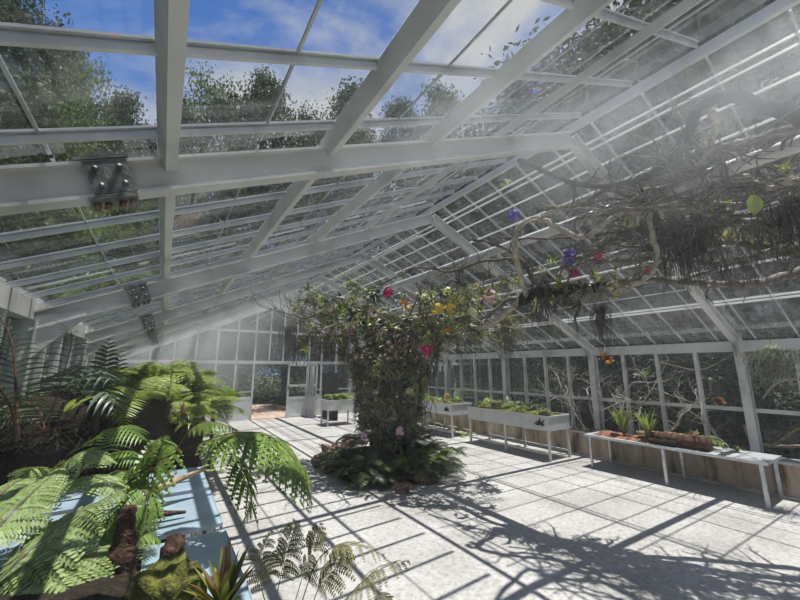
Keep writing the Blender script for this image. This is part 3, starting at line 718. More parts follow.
mb = MB(); frond(mb, [pix(698, 150, 2.62), pix(703, 140, 2.6), pix(710, 132, 2.58), pix(722, 127, 2.56)], .09, 8, 'simple', .003, .1, .4)
tag(mb.build('fern_sprig', ['stem_green', 'straplight'], None, pix(698, 150, 2.62)), 'lone yellow green fern sprig high on the thick slanting bough', 'fern')
hang('bromeliad', ML[0], 'bright lime tuft seen through the frame left of the upper purple cluster', 'plant', None, pix(507, 186, 4.4), 0, (.1, .3), (.9, 1.0))
# ------------------------------------------------------------------ planters on legs, right side
def planter(name, x0, x1, y0, y1, zb, zt, label, emblem=None):
    c = V(((x0+x1)/2, (y0+y1)/2, 0)); t = thing('planter_box', label, 'planter', c)
    mb = MB(); w = .018
    mb.box(x0, x0+w, y0, y1, zb, zt); mb.box(x1-w, x1, y0, y1, zb, zt); mb.box(x0+w, x1-w, y0, y0+w, zb, zt); mb.box(x0+w, x1-w, y1-w, y1, zb, zt); mb.box(x0+w, x1-w, y0+w, y1-w, zb, zb+w)
    mb.box(x0-.012, x0+w, y0-.012, y1+.012, zt-.012, zt+.006); mb.box(x1-w, x1+.012, y0-.012, y1+.012, zt-.012, zt+.006)
    mb.box(x0+w, x1-w, y0-.012, y0+w, zt-.012, zt+.006); mb.box(x0+w, x1-w, y1-w, y1+.012, zt-.012, zt+.006)
    bx = mb.build('box', 'planter', t)
    n = 3 if max(x1-x0, y1-y0) > 1.3 else 2
    for i in range(n):
        for s in (0, 1):
            if y1-y0 > x1-x0: x, y = (x0+.03, x1-.03)[s], y0+.03+(y1-y0-.06)*i/(n-1)
            else: x, y = x0+.03+(x1-x0-.06)*i/(n-1), (y0+.03, y1-.03)[s]
            MB().box(x-.018, x+.018, y-.018, y+.018, 0, zb).build('leg', 'white', t)
    for x in (x0+.03, x1-.03): MB().box(x-.012, x+.012, y0+.05, y1-.05, .10, .125).build('stretcher', 'white', t)
    if emblem:
        ey, ez = emblem; e = MB(); X = x0-.002
        def pad(cy, cz, a, l, w):
            d = V((0, math.cos(a), math.sin(a))); s = V((0, -d.z, d.y)); q = V((X, cy, cz))
            e.add([q, q+d*l*.5+s*w, q+d*l, q+d*l*.5-s*w], [(0, 1, 2, 3)])
            e.add([q+V((-.003, 0, 0)), q+d*l*.5+s*w+V((-.003, 0, 0)), q+d*l+V((-.003, 0, 0)), q+d*l*.5-s*w+V((-.003, 0, 0))], [(3, 2, 1, 0)])
        for k, a in enumerate((90, 35, 145, 0, 180)): pad(ey, ez-.03, math.radians(a), .12 if k == 0 else .105, .026)
        pad(ey, ez-.02, math.radians(270), .03, .012)
        if emblem[0] < 5: pad(ey+.09, ez-.045, math.radians(60), .06, .018); pad(ey-.07, ez+.02, math.radians(120), .05, .016)
        e.build('emblem', 'emblem', bx)
    s = MB(); nx, ny = 8, 20
    vs = []; fs = []
    for i in range(nx+1):
        for j in range(ny+1):
            x = x0+w+(x1-x0-2*w)*i/nx; y = y0+w+(y1-y0-2*w)*j/ny
            ed = min(i, nx-i, 2)/2*min(j, ny-j, 2)/2
            vs.append((x, y, zt-.02+.10*ed*(.4+noise.noise(V((x*6, y*6, 1)))))); 
    for i in range(nx):
        for j in range(ny): fs.append((i*(ny+1)+j, (i+1)*(ny+1)+j, (i+1)*(ny+1)+j+1, i*(ny+1)+j+1))
    s.add(vs, fs, 0, True)
    tag(s.build('planting_bed', 'moss', None, c), 'mossy planting filling the '+label, 'moss', None, 'stuff')
    return t
planter('a', 5.78, 6.42, 4.05, 6.05, .50, .75, 'long pale grey planter box on legs, nearest of the row along the right wall', (4.22, .63))
planter('b', 5.78, 6.42, 6.60, 8.60, .50, .75, 'pale grey planter box on legs, second along the right wall', (6.78, .63))
planter('c', 3.95, 4.85, 9.70, 10.25, .42, .70, 'small pale planter box on legs behind the column, left of it near the door')
r = random.Random(91)
PLF = fern_meshes(4, .34, .09, 'bi', ['stem_green', 'fern'], 80, .5, 14, 5)
PLY = fern_meshes(3, .36, .08, 'simple', ['stem_green', 'ferndark'], 81, .5, 20)
PM = [strap_mesh(16, .22, .012, 'straplight', s) for s in (82, 83)]+[strap_mesh(16, .18, .014, 'strap', s) for s in (84, 85)]+[strap_mesh(14, .16, .016, 'strapred', 86)]
def tuft(p, me, label, group=None, name='plant', sc=(.8, 1.2)):
    return tag(inst(name, me, None, p, (r.uniform(-.15, .15), r.uniform(-.15, .15), r.uniform(0, 6)), r.uniform(*sc)), label, 'plant', group)
def moss_lump(p, s, lab, grp, seed, mat='moss'):
    mb = MB(); mb.blob((0, 0, 0), s, s*1.1, s*.62, 14, 9, .4, 2.4, 0, seed); tag(inst('moss_cushion', mb.mesh('moss_cushion', mat), None, p), lab, 'moss', grp)
for k in range(9): moss_lump(V((r.uniform(5.86, 6.3), 4.2+.21*k, .76)), r.uniform(.08, .16), 'mossy hummock in the nearest long planter box', 'moss hummocks in the nearest planter', k, 'moss' if k % 2 else 'core')
for k in range(20): tuft(V((r.uniform(5.85, 6.35), r.uniform(4.15, 5.95), .77)), r.choice(PM), 'small leafy plant among the moss of the nearest long planter box', 'small plants in the nearest planter')
for k, y in enumerate((4.7, 5.05, 5.35, 5.75)): fern(V((6.2, y, .78)), PLF if k % 2 else PLY, 8, 'green fern at the back of the nearest long planter box', 'ferns in the nearest planter', sc=(1.1, 1.6))
for k in range(18): tuft(V((r.uniform(5.85, 6.35), r.uniform(6.7, 8.5), .77)), r.choice(PM), 'small leafy plant in the second planter box', 'small plants in the second planter')
for k, y in enumerate((7.0, 7.6, 8.2)): fern(V((6.2, y, .78)), PLF, 8, 'green fern in the second planter box', 'ferns in the second planter', sc=(.8, 1.2))
o = inst('flower', spray_mesh(['yellow', 'cream'], 10, .06, .05, 88, True), None, V((5.95, 6.95, .92))); tag(o, 'yellow bloom standing in the second planter box', 'flower')
for k in range(12): tuft(V((r.uniform(4.05, 4.75), r.uniform(9.8, 10.15), .72)), r.choice(PM), 'small leafy plant in the small planter behind the column', 'small plants in the small planter', sc=(1, 1.5))
fern(V((4.3, 9.95, .74)), PLF, 12, 'tall feathery green fern in the small planter by the door', None, (.4, 1.3), (1.2, 1.8))
bb = MB().box(4.62, 4.66, 10.6, 11.9, .0, 1.45).build('black_board', 'black'); tag(bb, 'black board standing beside the far door behind the small planter', 'board')
for k in range(5): fern(V((6.3, 6.7+.45*k, .0)), FM2, 6, 'green fern on the floor under the second planter box', 'ferns under the second planter', sc=(.7, 1.0))

# ------------------------------------------------------------------ right bench
BC = V((6.33, 2.45, 0))
t = thing('bench', 'long low galvanised bench at the right wall', 'bench', BC)
mb = MB(); mb.box(6.03, 6.69, 1.36, 3.56, .492, .507); mb.box(6.024, 6.03, 1.36, 3.56, .475, .510); mb.box(6.03, 6.69, 1.354, 1.36, .475, .510); mb.box(6.03, 6.69, 3.56, 3.566, .475, .510)
mb.build('bench_top', 'galv', t)
for y in (1.42, 2.43, 3.48):
    for x in (6.06, 6.655):
        mb = MB(); mb.box(x-.018, x-.012, y-.018, y+.018, .0, .488); mb.box(x-.012, x+.018, y-.018, y-.012, .0, .488); mb.build('leg', 'galv', t)
mb = MB(); nx, ny = 8, 26; vs = []; fs = []
for i in range(nx+1):
    for j in range(ny+1):
        x = 6.10+.44*i/nx; y = 1.95+1.55*j/ny; ed = min(1, min(i, nx-i)/2, min(j, ny-j)/2)
        vs.append((x, y, .502+ed*(.05+.04*noise.noise(V((x*7, y*7, 0))))))
for i in range(nx):
    for j in range(ny): fs.append((i*(ny+1)+j, (i+1)*(ny+1)+j, (i+1)*(ny+1)+j+1, i*(ny+1)+j+1))
mb.add(vs, fs, 0, True); tag(mb.build('mulch', 'mulch', None, BC), 'reddish bark mulch spread on the low right bench', 'mulch', None, 'stuff')
def log(pts, r0, r1, mat, lab, seed=0, jit=.18, name='log'):
    mb = MB(); mb.tube(smooth(pts, 5), r0, r1, 10, 0, True, jit); return tag(mb.build(name, mat, None, tuple(pts[0])), lab, 'log')
log([(6.22, 2.55, .585), (6.2, 2.25, .60), (6.21, 1.92, .60)], .085, .10, 'redbark', 'thick reddish log lying on the mulch of the right bench')
log([(6.40, 2.9, .57), (6.42, 2.5, .60), (6.40, 2.1, .60)], .05, .06, 'log', 'brown log lying behind the red one on the right bench')
log([(6.12, 2.62, .55), (6.11, 2.45, .55), (6.12, 2.28, .55)], .04, .05, 'fibre', 'dark short log at the front edge of the right bench')
fm2 = [strap_mesh(30, .52, .027, 'straplight', s, (1.1, 1.52), .18) for s in (90, 91)]
for k, (px, py, d, l) in enumerate([(640, 432, 5.9, 'the left of the pair'), (658, 434, 5.9, 'the right of the pair')]):
    p = V((6.3, 3.05-.35*k, .55)); tag(inst('leafy_plant', fm2[k], None, p, (0, 0, k), 1.0), 'bright upright leafy plant on the mulch of the right bench, '+l, 'plant')
tuft(V((6.34, 2.12, .64)), PM[2], 'small dark green plant on the logs near the right end of the bench', None, 'leafy_plant', (1.1, 1.2))
fern(V((6.42, 2.0, .62)), PLF, 9, 'feathery green fern beside the logs on the right bench', None, (.3, 1.0), (.6, .8))
tuft(V((6.30, 1.82, .56)), PM[0], 'pale green tuft at the right end of the logs on the bench', None, 'leafy_plant', (.8, .9))
tuft(V((6.45, 1.72, .52)), PM[3], 'small leafy plant on the bare metal end of the right bench', None, 'leafy_plant', (.9, 1.0))
for k in range(5): tuft(V((6.80, 3.2+.22*k, .44)), PM[k % 4], 'low green weed growing on the block wall left of the bench', 'weeds on the block wall')
# spidery dry branches standing between the bench and the glass
def drybranch(p, d, L, lab, seed, r0=.016, dep=3, mat='twig', spread=.8):
    rr = random.Random(seed); mb = MB(); twigs(mb, p, d, L, r0, dep, rr, 0, spread)
    tag(mb.build('dry_branch', mat, None, tuple(p)), lab, 'branch')
drybranch(V((6.72, 3.65, .44)), (0, .1, 1), .95, 'spidery pale branch at the left end of the right bench', 3, .018, 3)
drybranch(V((6.74, 3.3, .44)), (-.1, -.35, 1), .95, 'spidery pale branch behind the pair of leafy plants', 4, .018, 3)
drybranch(V((6.74, 2.7, .44)), (0, -.5, 1), .9, 'bare branch leaning right behind the logs', 5, .018, 3)
drybranch(V((6.74, 1.95, .44)), (0, .7, .9), .9, 'bare branch leaning left behind the logs', 6, .016, 3)
drybranch(V((6.74, 3.9, .44)), (-.1, .5, 1), 1.0, 'spidery pale branch between the bench and the nearest planter', 7, .018, 3)
for k in range(8):
    dq = random.Random(900+k); mb = MB(); p = V((dq.uniform(6.74, 6.8), 3.0+.2*k, .435)); twigs(mb, p, (dq.uniform(-.25, .0), dq.uniform(-.7, .7), 1), dq.uniform(.8, 1.25), .013, 3, dq, 0, .95)
    tag(mb.build('dry_branch', 'twig', None, tuple(p)), 'pale spidery branch tangled with its neighbours between planter and bench', 'branch', 'spidery branches before the right glazing')
for k, (q, lab) in enumerate([([(640, 375, 6.2), (637, 395, 6.2), (645, 425, 6.1)], 'thin upright stem carrying the air plant behind the bench'), ([(660, 362, 6.0), (700, 370, 5.7), (735, 355, 5.5), (765, 358, 5.3)], 'thin horizontal twig crossing the right glazing')]):
    mb = MB(); mb.tube(smooth([pix(*a) for a in q], 5), .010, .007, 6); tag(mb.build('stem', 'stem_dry', None, tuple(pix(*q[0]))), lab, 'stem')
log([tuple(pix(765, 448, 5.1)), tuple(pix(780, 441, 4.9)), tuple(pix(797, 430, 4.75)), tuple(pix(812, 425, 4.6))], .017, .012, 'moss', 'greenish curved stick rising at the right end of the bench', 0, .1, 'stick')
log([tuple(pix(745, 425, 5.5)), tuple(pix(752, 440, 5.35)), tuple(pix(772, 446, 5.2)), tuple(pix(800, 446, 4.9))], .03, .02, 'log', 'twisted brown driftwood beyond the right end of the bench')
log([tuple(pix(763, 398, 4.9)), tuple(pix(772, 387, 4.8)), tuple(pix(785, 380, 4.7)), tuple(pix(806, 379, 4.6))], .014, .014, 'pale_vine', 'pale curved stick below the grey hanging moss at the right edge', 0, .1, 'stick')
tag(inst('air_plant', strap_mesh(14, .24, .014, 'straplight', 95, (.5, 1.4), .25), None, pix(645, 378, 6.2)), 'spiky yellow green air plant against the right eave', 'plant')
tag(inst('air_plant', strap_mesh(9, .18, .018, 'oldman', 96, (-1.2, .3), .8), None, pix(708, 378, 5.6)), 'grey drooping air plant in front of the right glazing', 'plant')
o = inst('orchid', spray_mesh(['orange', 'cream', 'stem_green'], 9, .07, .045, 97, True), None, pix(719, 401, 5.5)); tag(o, 'orange and cream bloom above the right bench', 'flower')
tuft(pix(708, 412, 5.6), PM[3], 'blue green tuft left of the orange and cream bloom', None, 'leafy_plant', (.9, 1.0))
p = pix(772, 352, 4.4); t = thing('hanging_moss', 'bushy grey green moss hanging near the right edge before the glass', 'hanging plant', p)
mb = MB(); mb.blob((0, 0, 0), .07, .07, .08, 14, 9, .5, 2.5, 0, 4); inst('moss_head', mb.mesh('moss_head', 'oldman'), t)
inst('strands', strands_mesh(170, .52, .24, 'oldman', 98, .0045, .035, 5), t)
inst('leaves', strap_mesh(40, .20, .006, 'fern', 99, (-.6, 1.3), .8), t)
MB().tube([p+V((0, 0, .1)), p+V((0, 0, 1.15))], .003, n=4).build('wire', 'steel', t)

# ------------------------------------------------------------------ left benches
def lbench(name, x0, x1, y0, y1, z, label, gap=None):
    t = thing('bench', label, 'bench', ((x0+x1)/2, (y0+y1)/2, 0))
    mb = MB(); mb.box(x0, x1, y0, y1, z-.02, z); mb.box(x0-.004, x0, y0, y1, z-.05, z+.004); mb.box(x1, x1+.004, y0, y1, z-.05, z+.004); mb.build('bench_top', 'bluepanel', t)
    for x in (x0+.05, x1-.05):
        for y in (y0+.06, y1-.06): MB().box(x-.02, x+.02, y-.02, y+.02, 0, z-.02).build('leg', 'white', t)
    return t
lbench('a', -.76, .37, .35, 2.30, .74, 'blue grey sheet metal bench at the lower left corner')
lbench('b', -.76, .37, 2.40, 3.05, .74, 'narrow blue grey bench just beyond the first one on the left')
lbench('c', -.76, .37, 3.13, 3.80, .74, 'blue grey bench farthest along the left wall, before the dark stump')
r = random.Random(123)
def lp(px, py, z): return at(px, py, 2, z)
# dark root ball and trunks
RM = pix(32, 468, 2.55); RM.z = .74+.33
mb = MB(); mb.blob((0, 0, 0), .36, .36, .33, 24, 14, .35, 2.2, 0, 8, -.33)
for k in range(420):
    d = V((r.gauss(0, 1), r.gauss(0, 1), abs(r.gauss(0, 1)))).normalized(); q = V((d.x*.36, d.y*.36, d.z*.33)); e = V((r.gauss(0, 1), r.gauss(0, 1), r.gauss(0, .5))).normalized()
    mb.tube([q-e*.09, q+d*.035, q+e*.09-V((0, 0, .02))], .005, .003, 4, 0, False)
o = inst('root_mass', mb.mesh('root_mass', 'fibre'), None, RM); tag(o, 'big dark mass of matted roots on the left bench at the edge of the picture', 'root mass')
o = log([(-.06, 2.06, .735), (-.062, 2.07, .80), (-.058, 2.08, .87), (-.065, 2.09, .94), (-.06, 2.10, 1.0)], .060, .026, 'stumpwood', 'reddish brown woody stump standing on the left bench', name='stump'); o['category'] = 'stump'
log([tuple(lp(125, 507, .80)), tuple(lp(150, 492, .85)), tuple(lp(178, 480, .88)), tuple(lp(206, 468, .92))], .038, .012, 'log', 'mossy brown driftwood limb pointing right over the blue bench')
log([tuple(lp(120, 512, .79)), tuple(lp(150, 514, .79)), tuple(lp(186, 512, .77))], .036, .008, 'redbark', 'pointed reddish driftwood just below the longer limb')
mb = MB(); mb.blob((0, 0, .01), .105, .12, .095, 22, 14, .5, 3.2, 0, 6)
tag(inst('moss_cushion', mb.mesh('moss_cushion', 'moss'), None, lp(168, 594, .80)), 'yellow green moss cushion on the blue bench in the lower left', 'moss')
mb = MB(); mb.blob((0, 0, .03), .045, .06, .065, 16, 10, .45, 2.4, 0, 9)
tag(inst('moss_cushion', mb.mesh('moss_cushion', 'stumpwood'), None, lp(172, 562, .82)), 'brown fibrous lump behind the moss cushion on the blue bench', 'moss')
# spiky red and green plant
p = lp(222, 612, .76); t = thing('bromeliad', 'spiky red and yellow green plant at the bottom edge on the blue bench', 'plant', p)
inst('leaves', strap_mesh(36, .21, .013, 'bromel', 130, (.7, 1.5), .12, .5), t); inst('leaves', strap_mesh(16, .13, .010, 'fernyellow', 131, (.4, 1.3), .3, .4), t)
mb = MB()
for k in range(5): mb.strip([V((0, 0, .05)), V((.005*k-.01, .004*(k-2), .13)), V((.004*(k-2), .003*(k-2), .215+.006*k))], [.009, .010, .0005], V((math.cos(k), math.sin(k), 0)), 0, .5)
inst('spike', mb.mesh('spike', 'strapred'), t)

# ferns of the left bench
def bigfern(base, fr, label, mats, width, npin, style='bi', rr=.005, npl=9, seed=0, droop=.35, name='fern'):
    b = pix(*base) if not isinstance(base, V) else base
    t = thing(name, label, 'fern', b); q = random.Random(seed)
    for f in fr:
        pts = smooth([pix(*a) if not isinstance(a, V) else a for a in f[0]], 6)
        mb = MB(); frond(mb, pts, f[1] if len(f) > 1 else width, f[2] if len(f) > 2 else npin, style, rr, f[3] if len(f) > 3 else .12, droop, npl=npl, r=q)
        mb.build('frond', mats, t)
    return t
# pale green fern filling the lower left corner
bigfern((-20, 625, 1.25), [
    ([(-20, 600, 1.3), (25, 555, 1.4), (75, 515, 1.55), (125, 488, 1.65)], .27, 26),
    ([(-30, 560, 1.3), (0, 525, 1.45), (35, 490, 1.6), (60, 468, 1.75)], .20, 22),
    ([(-15, 615, 1.2), (45, 575, 1.35), (95, 550, 1.5), (150, 545, 1.6)], .22, 24),
    ([(-15, 630, 1.15), (30, 610, 1.25), (70, 590, 1.35), (110, 585, 1.45)], .18, 22),
    ([(-25, 520, 1.5), (-5, 500, 1.6), (20, 480, 1.7), (45, 480, 1.8)], .16, 18)],
    'pale green feathery fern filling the lower left corner', ['stem_dry', 'fernlight'], .22, 24, 'bi', .004, 12, 140, .45)
bigfern((55, 500, 1.9), [
    ([(40, 520, 1.9), (60, 470, 1.95), (85, 452, 2.0), (112, 462, 2.0)], .22, 22),
    ([(40, 520, 1.9), (42, 480, 1.95), (34, 468, 1.9), (20, 490, 1.85)], .16, 18),
    ([(40, 520, 1.9), (75, 480, 1.9), (105, 480, 1.85), (122, 500, 1.8)], .18, 20)],
    'pale fern against the dark root mass, above the corner fern', ['stem_dry', 'fernlight'], .2, 22, 'bi', .003, 10, 141, .4)
# bright fern whose long frond reaches out to the right
bigfern(V((-.08, 2.05, 1.0)), [
    ([(108, 500, 2.0), (150, 466, 1.95), (200, 443, 1.9), (240, 432, 1.85), (275, 440, 1.8), (300, 470, 1.75), (312, 505, 1.72)], .25, 20, .34),
    ([(196, 444, 1.9), (225, 448, 1.85), (245, 475, 1.8), (252, 505, 1.78), (240, 525, 1.76)], .15, 12, .3),
    ([(108, 500, 2.0), (138, 462, 2.05), (158, 440, 2.1), (150, 480, 2.0), (135, 510, 1.95)], .22, 18),
    ([(108, 505, 2.0), (130, 480, 2.1), (120, 470, 2.2), (100, 478, 2.2)], .14, 16),
    ([(108, 505, 2.0), (115, 525, 1.9), (130, 550, 1.8), (150, 560, 1.75)], .18, 18),
    ([(122, 492, 1.95), (126, 505, 1.85), (124, 525, 1.8), (118, 545, 1.78)], .13, 14),
    ([(122, 492, 1.95), (140, 488, 1.9), (148, 505, 1.85), (146, 530, 1.8)], .14, 14),
    ([(175, 454, 1.92), (188, 432, 1.95), (205, 422, 1.98), (222, 424, 2.0), (238, 430, 2.0)], .12, 12, .25)],
    'bright green fern on the reddish stump, a long frond arching over the path', ['stem_red', 'fern'], .25, 20, 'broad', .0045, 9, 142, .7)
bigfern((120, 590, 1.5), [
    ([(95, 575, 1.6), (120, 565, 1.6), (145, 572, 1.58), (160, 590, 1.55)], .20, 16),
    ([(95, 585, 1.6), (118, 590, 1.55), (140, 605, 1.5), (150, 625, 1.45)], .20, 14),
    ([(100, 560, 1.65), (128, 545, 1.65), (148, 535, 1.68), (160, 540, 1.7)], .14, 14)],
    'shaded green fern with broad leaflets left of the moss cushion', ['stem_green', 'fern'], .18, 16, 'simple', .003, 8, 143, .4)
bigfern((98, 462, 2.7), [
    ([(90, 470, 2.7), (105, 440, 2.7), (122, 426, 2.7), (143, 440, 2.65)], .34, 20),
    ([(90, 470, 2.7), (108, 455, 2.65), (125, 452, 2.6), (140, 462, 2.55)], .24, 18),
    ([(90, 470, 2.7), (85, 450, 2.75), (95, 432, 2.8), (108, 428, 2.8)], .2, 16)],
    'mid green fern with long comb like leaflets right of the root mass', ['stem_green', 'fern'], .3, 20, 'simple', .004, 8, 144, .5)
# palm like fronds at the left edge
bigfern((22, 425, 1.9), [
    ([(18, 440, 1.9), (16, 390, 1.95), (11, 340, 2.0), (-10, 300, 2.0)], .34, 26),
    ([(18, 440, 1.9), (10, 405, 1.8), (-8, 380, 1.75), (-30, 375, 1.7)], .34, 18)],
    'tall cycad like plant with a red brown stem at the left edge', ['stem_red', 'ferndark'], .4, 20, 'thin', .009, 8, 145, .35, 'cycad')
bigfern((45, 425, 2.1), [
    ([(45, 432, 2.1), (60, 385, 2.15), (72, 335, 2.2), (55, 320, 2.2)], .22, 24),
    ([(45, 432, 2.1), (25, 415, 2.05), (10, 412, 2.0), (-8, 425, 1.95)], .28, 18),
    ([(45, 432, 2.1), (40, 412, 2.15), (25, 402, 2.15), (8, 405, 2.1)], .22, 16)],
    'dark fern with a thin curved stem before the left posts', ['stem_red', 'ferndark'], .3, 20, 'thin', .005, 8, 146, .4)
bigfern((75, 420, 2.9), [
    ([(72, 425, 2.9), (80, 385, 2.9), (92, 367, 2.9), (112, 380, 2.8)], .50, 13),
    ([(72, 425, 2.9), (72, 395, 2.9), (78, 378, 2.95), (66, 390, 3.0)], .36, 12),
    ([(72, 425, 2.9), (88, 402, 2.8), (104, 392, 2.75), (120, 410, 2.7)], .36, 12)],
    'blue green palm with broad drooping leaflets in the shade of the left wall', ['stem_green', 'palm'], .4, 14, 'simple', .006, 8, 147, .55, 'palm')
bigfern((104, 405, 3.6), [([(104, 410, 3.6), (104, 385, 3.6), (106, 360, 3.6), (110, 338, 3.6)], .22, 14), ([(104, 410, 3.6), (108, 390, 3.6), (118, 370, 3.6), (122, 350, 3.6)], .18, 12)],
    'dark slender plant with paired leaves in front of the left eave', ['stem_red', 'ferndark'], .2, 12, 'simple', .005, 8, 148, .2, 'sapling')
o = inst('curled_frond', strap_mesh(3, .26, .02, 'straplight', 150, (.5, .8), .3), None, pix(66, 412, 2.3)); tag(o, 'single pale green curled frond behind the root mass', 'frond')

# planting beyond the left benches
mb = MB(); mb.box(XL+.1, .60, 4.25, 9.8, 0, .12)
bed = mb.build('garden_bed', 'soil'); tag(bed, 'raised soil bed along the left wall beyond the benches', 'garden bed', None, 'stuff')
for k in range(9):
    q = V((-.35+r.gauss(0, .16), 4.55+r.gauss(0, .2), 0))
log([(-.20, 4.6, .1), (-.18, 4.6, .7), (-.22, 4.6, 1.28)], .38, .30, 'fibre', 'tall dark tree fern stump behind the left benches', 0, .22, 'stump')
log([(.24, 4.75, .1), (.22, 4.78, .6), (.26, 4.8, 1.05)], .25, .20, 'fibre', 'second dark stump right of the tall one, behind the left benches', 0, .22, 'stump')
rock(V((.30, 4.42, .2)), .11, 'pale mossy stone at the foot of the dark stumps', 31, None, 'log')
mb = MB(); vs = []; fs = []
for i in range(13):
    for j in range(31):
        x = -.75+.76*i/12; y = .40+1.88*j/30; e = min(1, min(i, 12-i)/3, min(j, 30-j)/2)
        vs.append((x, y, .741+e*(.05+.06*noise.noise(V((x*5, y*5, 2))))))
for i in range(12):
    for j in range(30): fs.append((i*31+j, (i+1)*31+j, (i+1)*31+j+1, i*31+j+1))
tb = mb.add(vs, fs, 0, True).build('potting_soil', 'fibre'); tag(tb, 'dark soil heaped on the back of the near left bench', 'soil', None, 'stuff')
FY = fern_meshes(4, .85, .24, 'simple', ['stem_green', 'fernyellow'], 160, .5, 24)
FB = fern_meshes(4, .80, .24, 'bi', ['stem_green', 'fernyellow'], 161, .5, 16, 6)
FG = fern_meshes(4, .80, .22, 'bi', ['stem_green', 'fern'], 162, .55, 16, 6)
fern(V((-.18, 4.5, 1.25)), FY, 14, 'yellow green fern crowning the tall dark stump', None, (.2, 1.1), (.75, 1.1), rr=r)
fern(V((.27, 4.8, 1.02)), FB, 11, 'fern on top of the second dark stump', None, (.2, 1.1), (.6, .85), rr=r)
tuft(V((.22, 4.48, 1.12)), MR[0], 'yellow and red strap leaved plant on the stumps', None, 'bromeliad', (.9, 1.0))
tuft(V((.30, 4.44, 1.02)), strap_mesh(12, .2, .018, 'fernyellow', 165), 'bright yellow leaved rosette low on the stumps', None, 'bromeliad', (.9, 1.0))
k = 0
for x, y, z, h in [(q0-.28, q1, q2-.13, q3) for q0, q1, q2, q3 in [(.75, 5.6, .25, 1.2), (1.0, 6.4, .25, 1.2), (.55, 6.6, .25, 1.5), (.95, 7.4, .25, 1.25), (.35, 7.6, .25, 1.6), (.8, 8.4, .25, 1.3), (.2, 5.9, .25, 1.55), (-.3, 6.6, .25, 1.6), (-.2, 8.4, .25, 1.5), (1.05, 9.1, .25, 1.0)]]:
    k += 1; zz = z+.75*h-.02; z = .1; ft = fern(V((x, y, zz)), FB if k % 2 else FG, 16, 'light green fern in the misty bed along the left wall', 'ferns in the misty left bed', sc=(h*.70, h*.95), rr=r); MB().tube([(x, y, .1), (x+.02, y, zz*.5), (x, y, zz+.01)], .035, .03, 7).build('trunk', 'bark', ft)
for k in range(10): tuft(V((r.uniform(.35, .56), r.uniform(4.5, 9.6), .13)), r.choice(MS), 'low leafy plant edging the misty left bed', 'low plants edging the left bed', sc=(.9, 1.3))
fern(V((.95, 10.3, .0)), FG, 10, 'low green fern at the far end of the left bed by the doorway', None, sc=(.7, .9), rr=r)

# wispy dry fern rising from below the bench edge
p = V((.62, 1.05, .0)); t = thing('wispy_fern', 'wispy half dry fern with thin stems in front of the path at the bottom', 'fern', p)
q = random.Random(170)
for f, w_, n_ in [([(268, 640, 1.5), (280, 580, 1.6), (288, 545, 1.65), (296, 520, 1.7)], .16, 12), ([(285, 640, 1.5), (300, 585, 1.6), (312, 550, 1.65), (320, 522, 1.7)], .16, 12), ([(300, 640, 1.5), (318, 590, 1.55), (335, 565, 1.6), (345, 545, 1.65)], .18, 12),
                  ([(315, 640, 1.5), (345, 600, 1.5), (375, 572, 1.5), (410, 560, 1.5)], .16, 13), ([(280, 640, 1.5), (262, 590, 1.6), (262, 555, 1.65), (272, 530, 1.7)], .13, 11), ([(330, 640, 1.45), (350, 620, 1.45), (375, 600, 1.45), (392, 598, 1.45)], .14, 10), ([(290, 640, 1.5), (318, 560, 1.6), (350, 545, 1.6), (385, 555, 1.6)], .13, 12)]:
    mb = MB(); frond(mb, smooth([pix(*a) for a in f], 6), w_, n_, 'fine', .0030, .34, .4, npl=11, r=q, fill=.85); mb.build('frond', ['stem_dry', 'ferndry'], t)
mb = MB()
for k in range(5): mb.tube([p+V((q.gauss(0, .02), q.gauss(0, .02), 0)), pix(300+8*k, 640, 1.5)], .003, .0025, 4)
mb.build('stem', 'stem_dry', t)
# ------------------------------------------------------------------ trees outside
def crown_mesh(name, kind, seed, nclump=70, nleaf=42, mat='tree1', ls=1.0):
    r = random.Random(seed); mb = MB()
    for c in range(nclump):
        # clump centres on and inside a unit crown (height 0..1, radius ~.32)
        z = r.random()
        if kind == 'cone': z = .12+.86*z; R = .30*(1-z)**.75+.015
        else: z = .18+.80*z; R = .34*math.sin(PI*min(1, max(0, (z-.12)/.9)))**.6
        a = r.uniform(0, 2*PI); q = R*math.sqrt(r.uniform(.25, 1))
        cx, cy, cz = q*math.cos(a), q*math.sin(a), z
        cr = .065*(1.25-.5*z) if kind == 'cone' else .075
        for l in range(nleaf):
            d = V((r.gauss(0, 1), r.gauss(0, 1), r.gauss(0, .6)))*cr*.62
            p = V((cx, cy, cz))+d
            if kind == 'cone': p.z -= .25*math.hypot(d.x, d.y)
            e = V((r.gauss(0, 1), r.gauss(0, 1), r.gauss(-.25, .5))).normalized()
            s = e.cross(V((r.gauss(0, 1), r.gauss(0, 1), r.gauss(0, 1)))).normalized()
            L = r.uniform(.012, .022)*ls; w = L*r.uniform(.32, .5)
            mb.add([p-e*L, p+s*w, p+e*L, p-s*w], [(0, 1, 2, 3)])
    return mb.mesh(name, mat)
CR = {'cone': [crown_mesh('crown', 'cone', s, 170, 120, 'tree1', .48) for s in (1, 2)],
      'round': [crown_mesh('crown', 'round', s, 140, 110, 'tree2', .55) for s in (3, 4)],
      'dark': [crown_mesh('crown', 'round', s, 140, 90, 'tree3', .62) for s in (5, 6)]}
def trunk_mesh():
    mb = MB(); mb.tube(smooth([(0, 0, -.03), (.006, .004, .3), (-.005, .006, .6), (0, 0, .9)], 4), .020, .006, 7)
    for k in range(7):
        a = k*2.4; z = .3+.07*k
        mb.tube([(0, 0, z), (.1*math.cos(a), .1*math.sin(a), z+.06), (.19*math.cos(a), .19*math.sin(a), z+.14)], .007, .003, 5)
    return mb.mesh('trunk', 'bark')
TRK = trunk_mesh()
tr = random.Random(77)
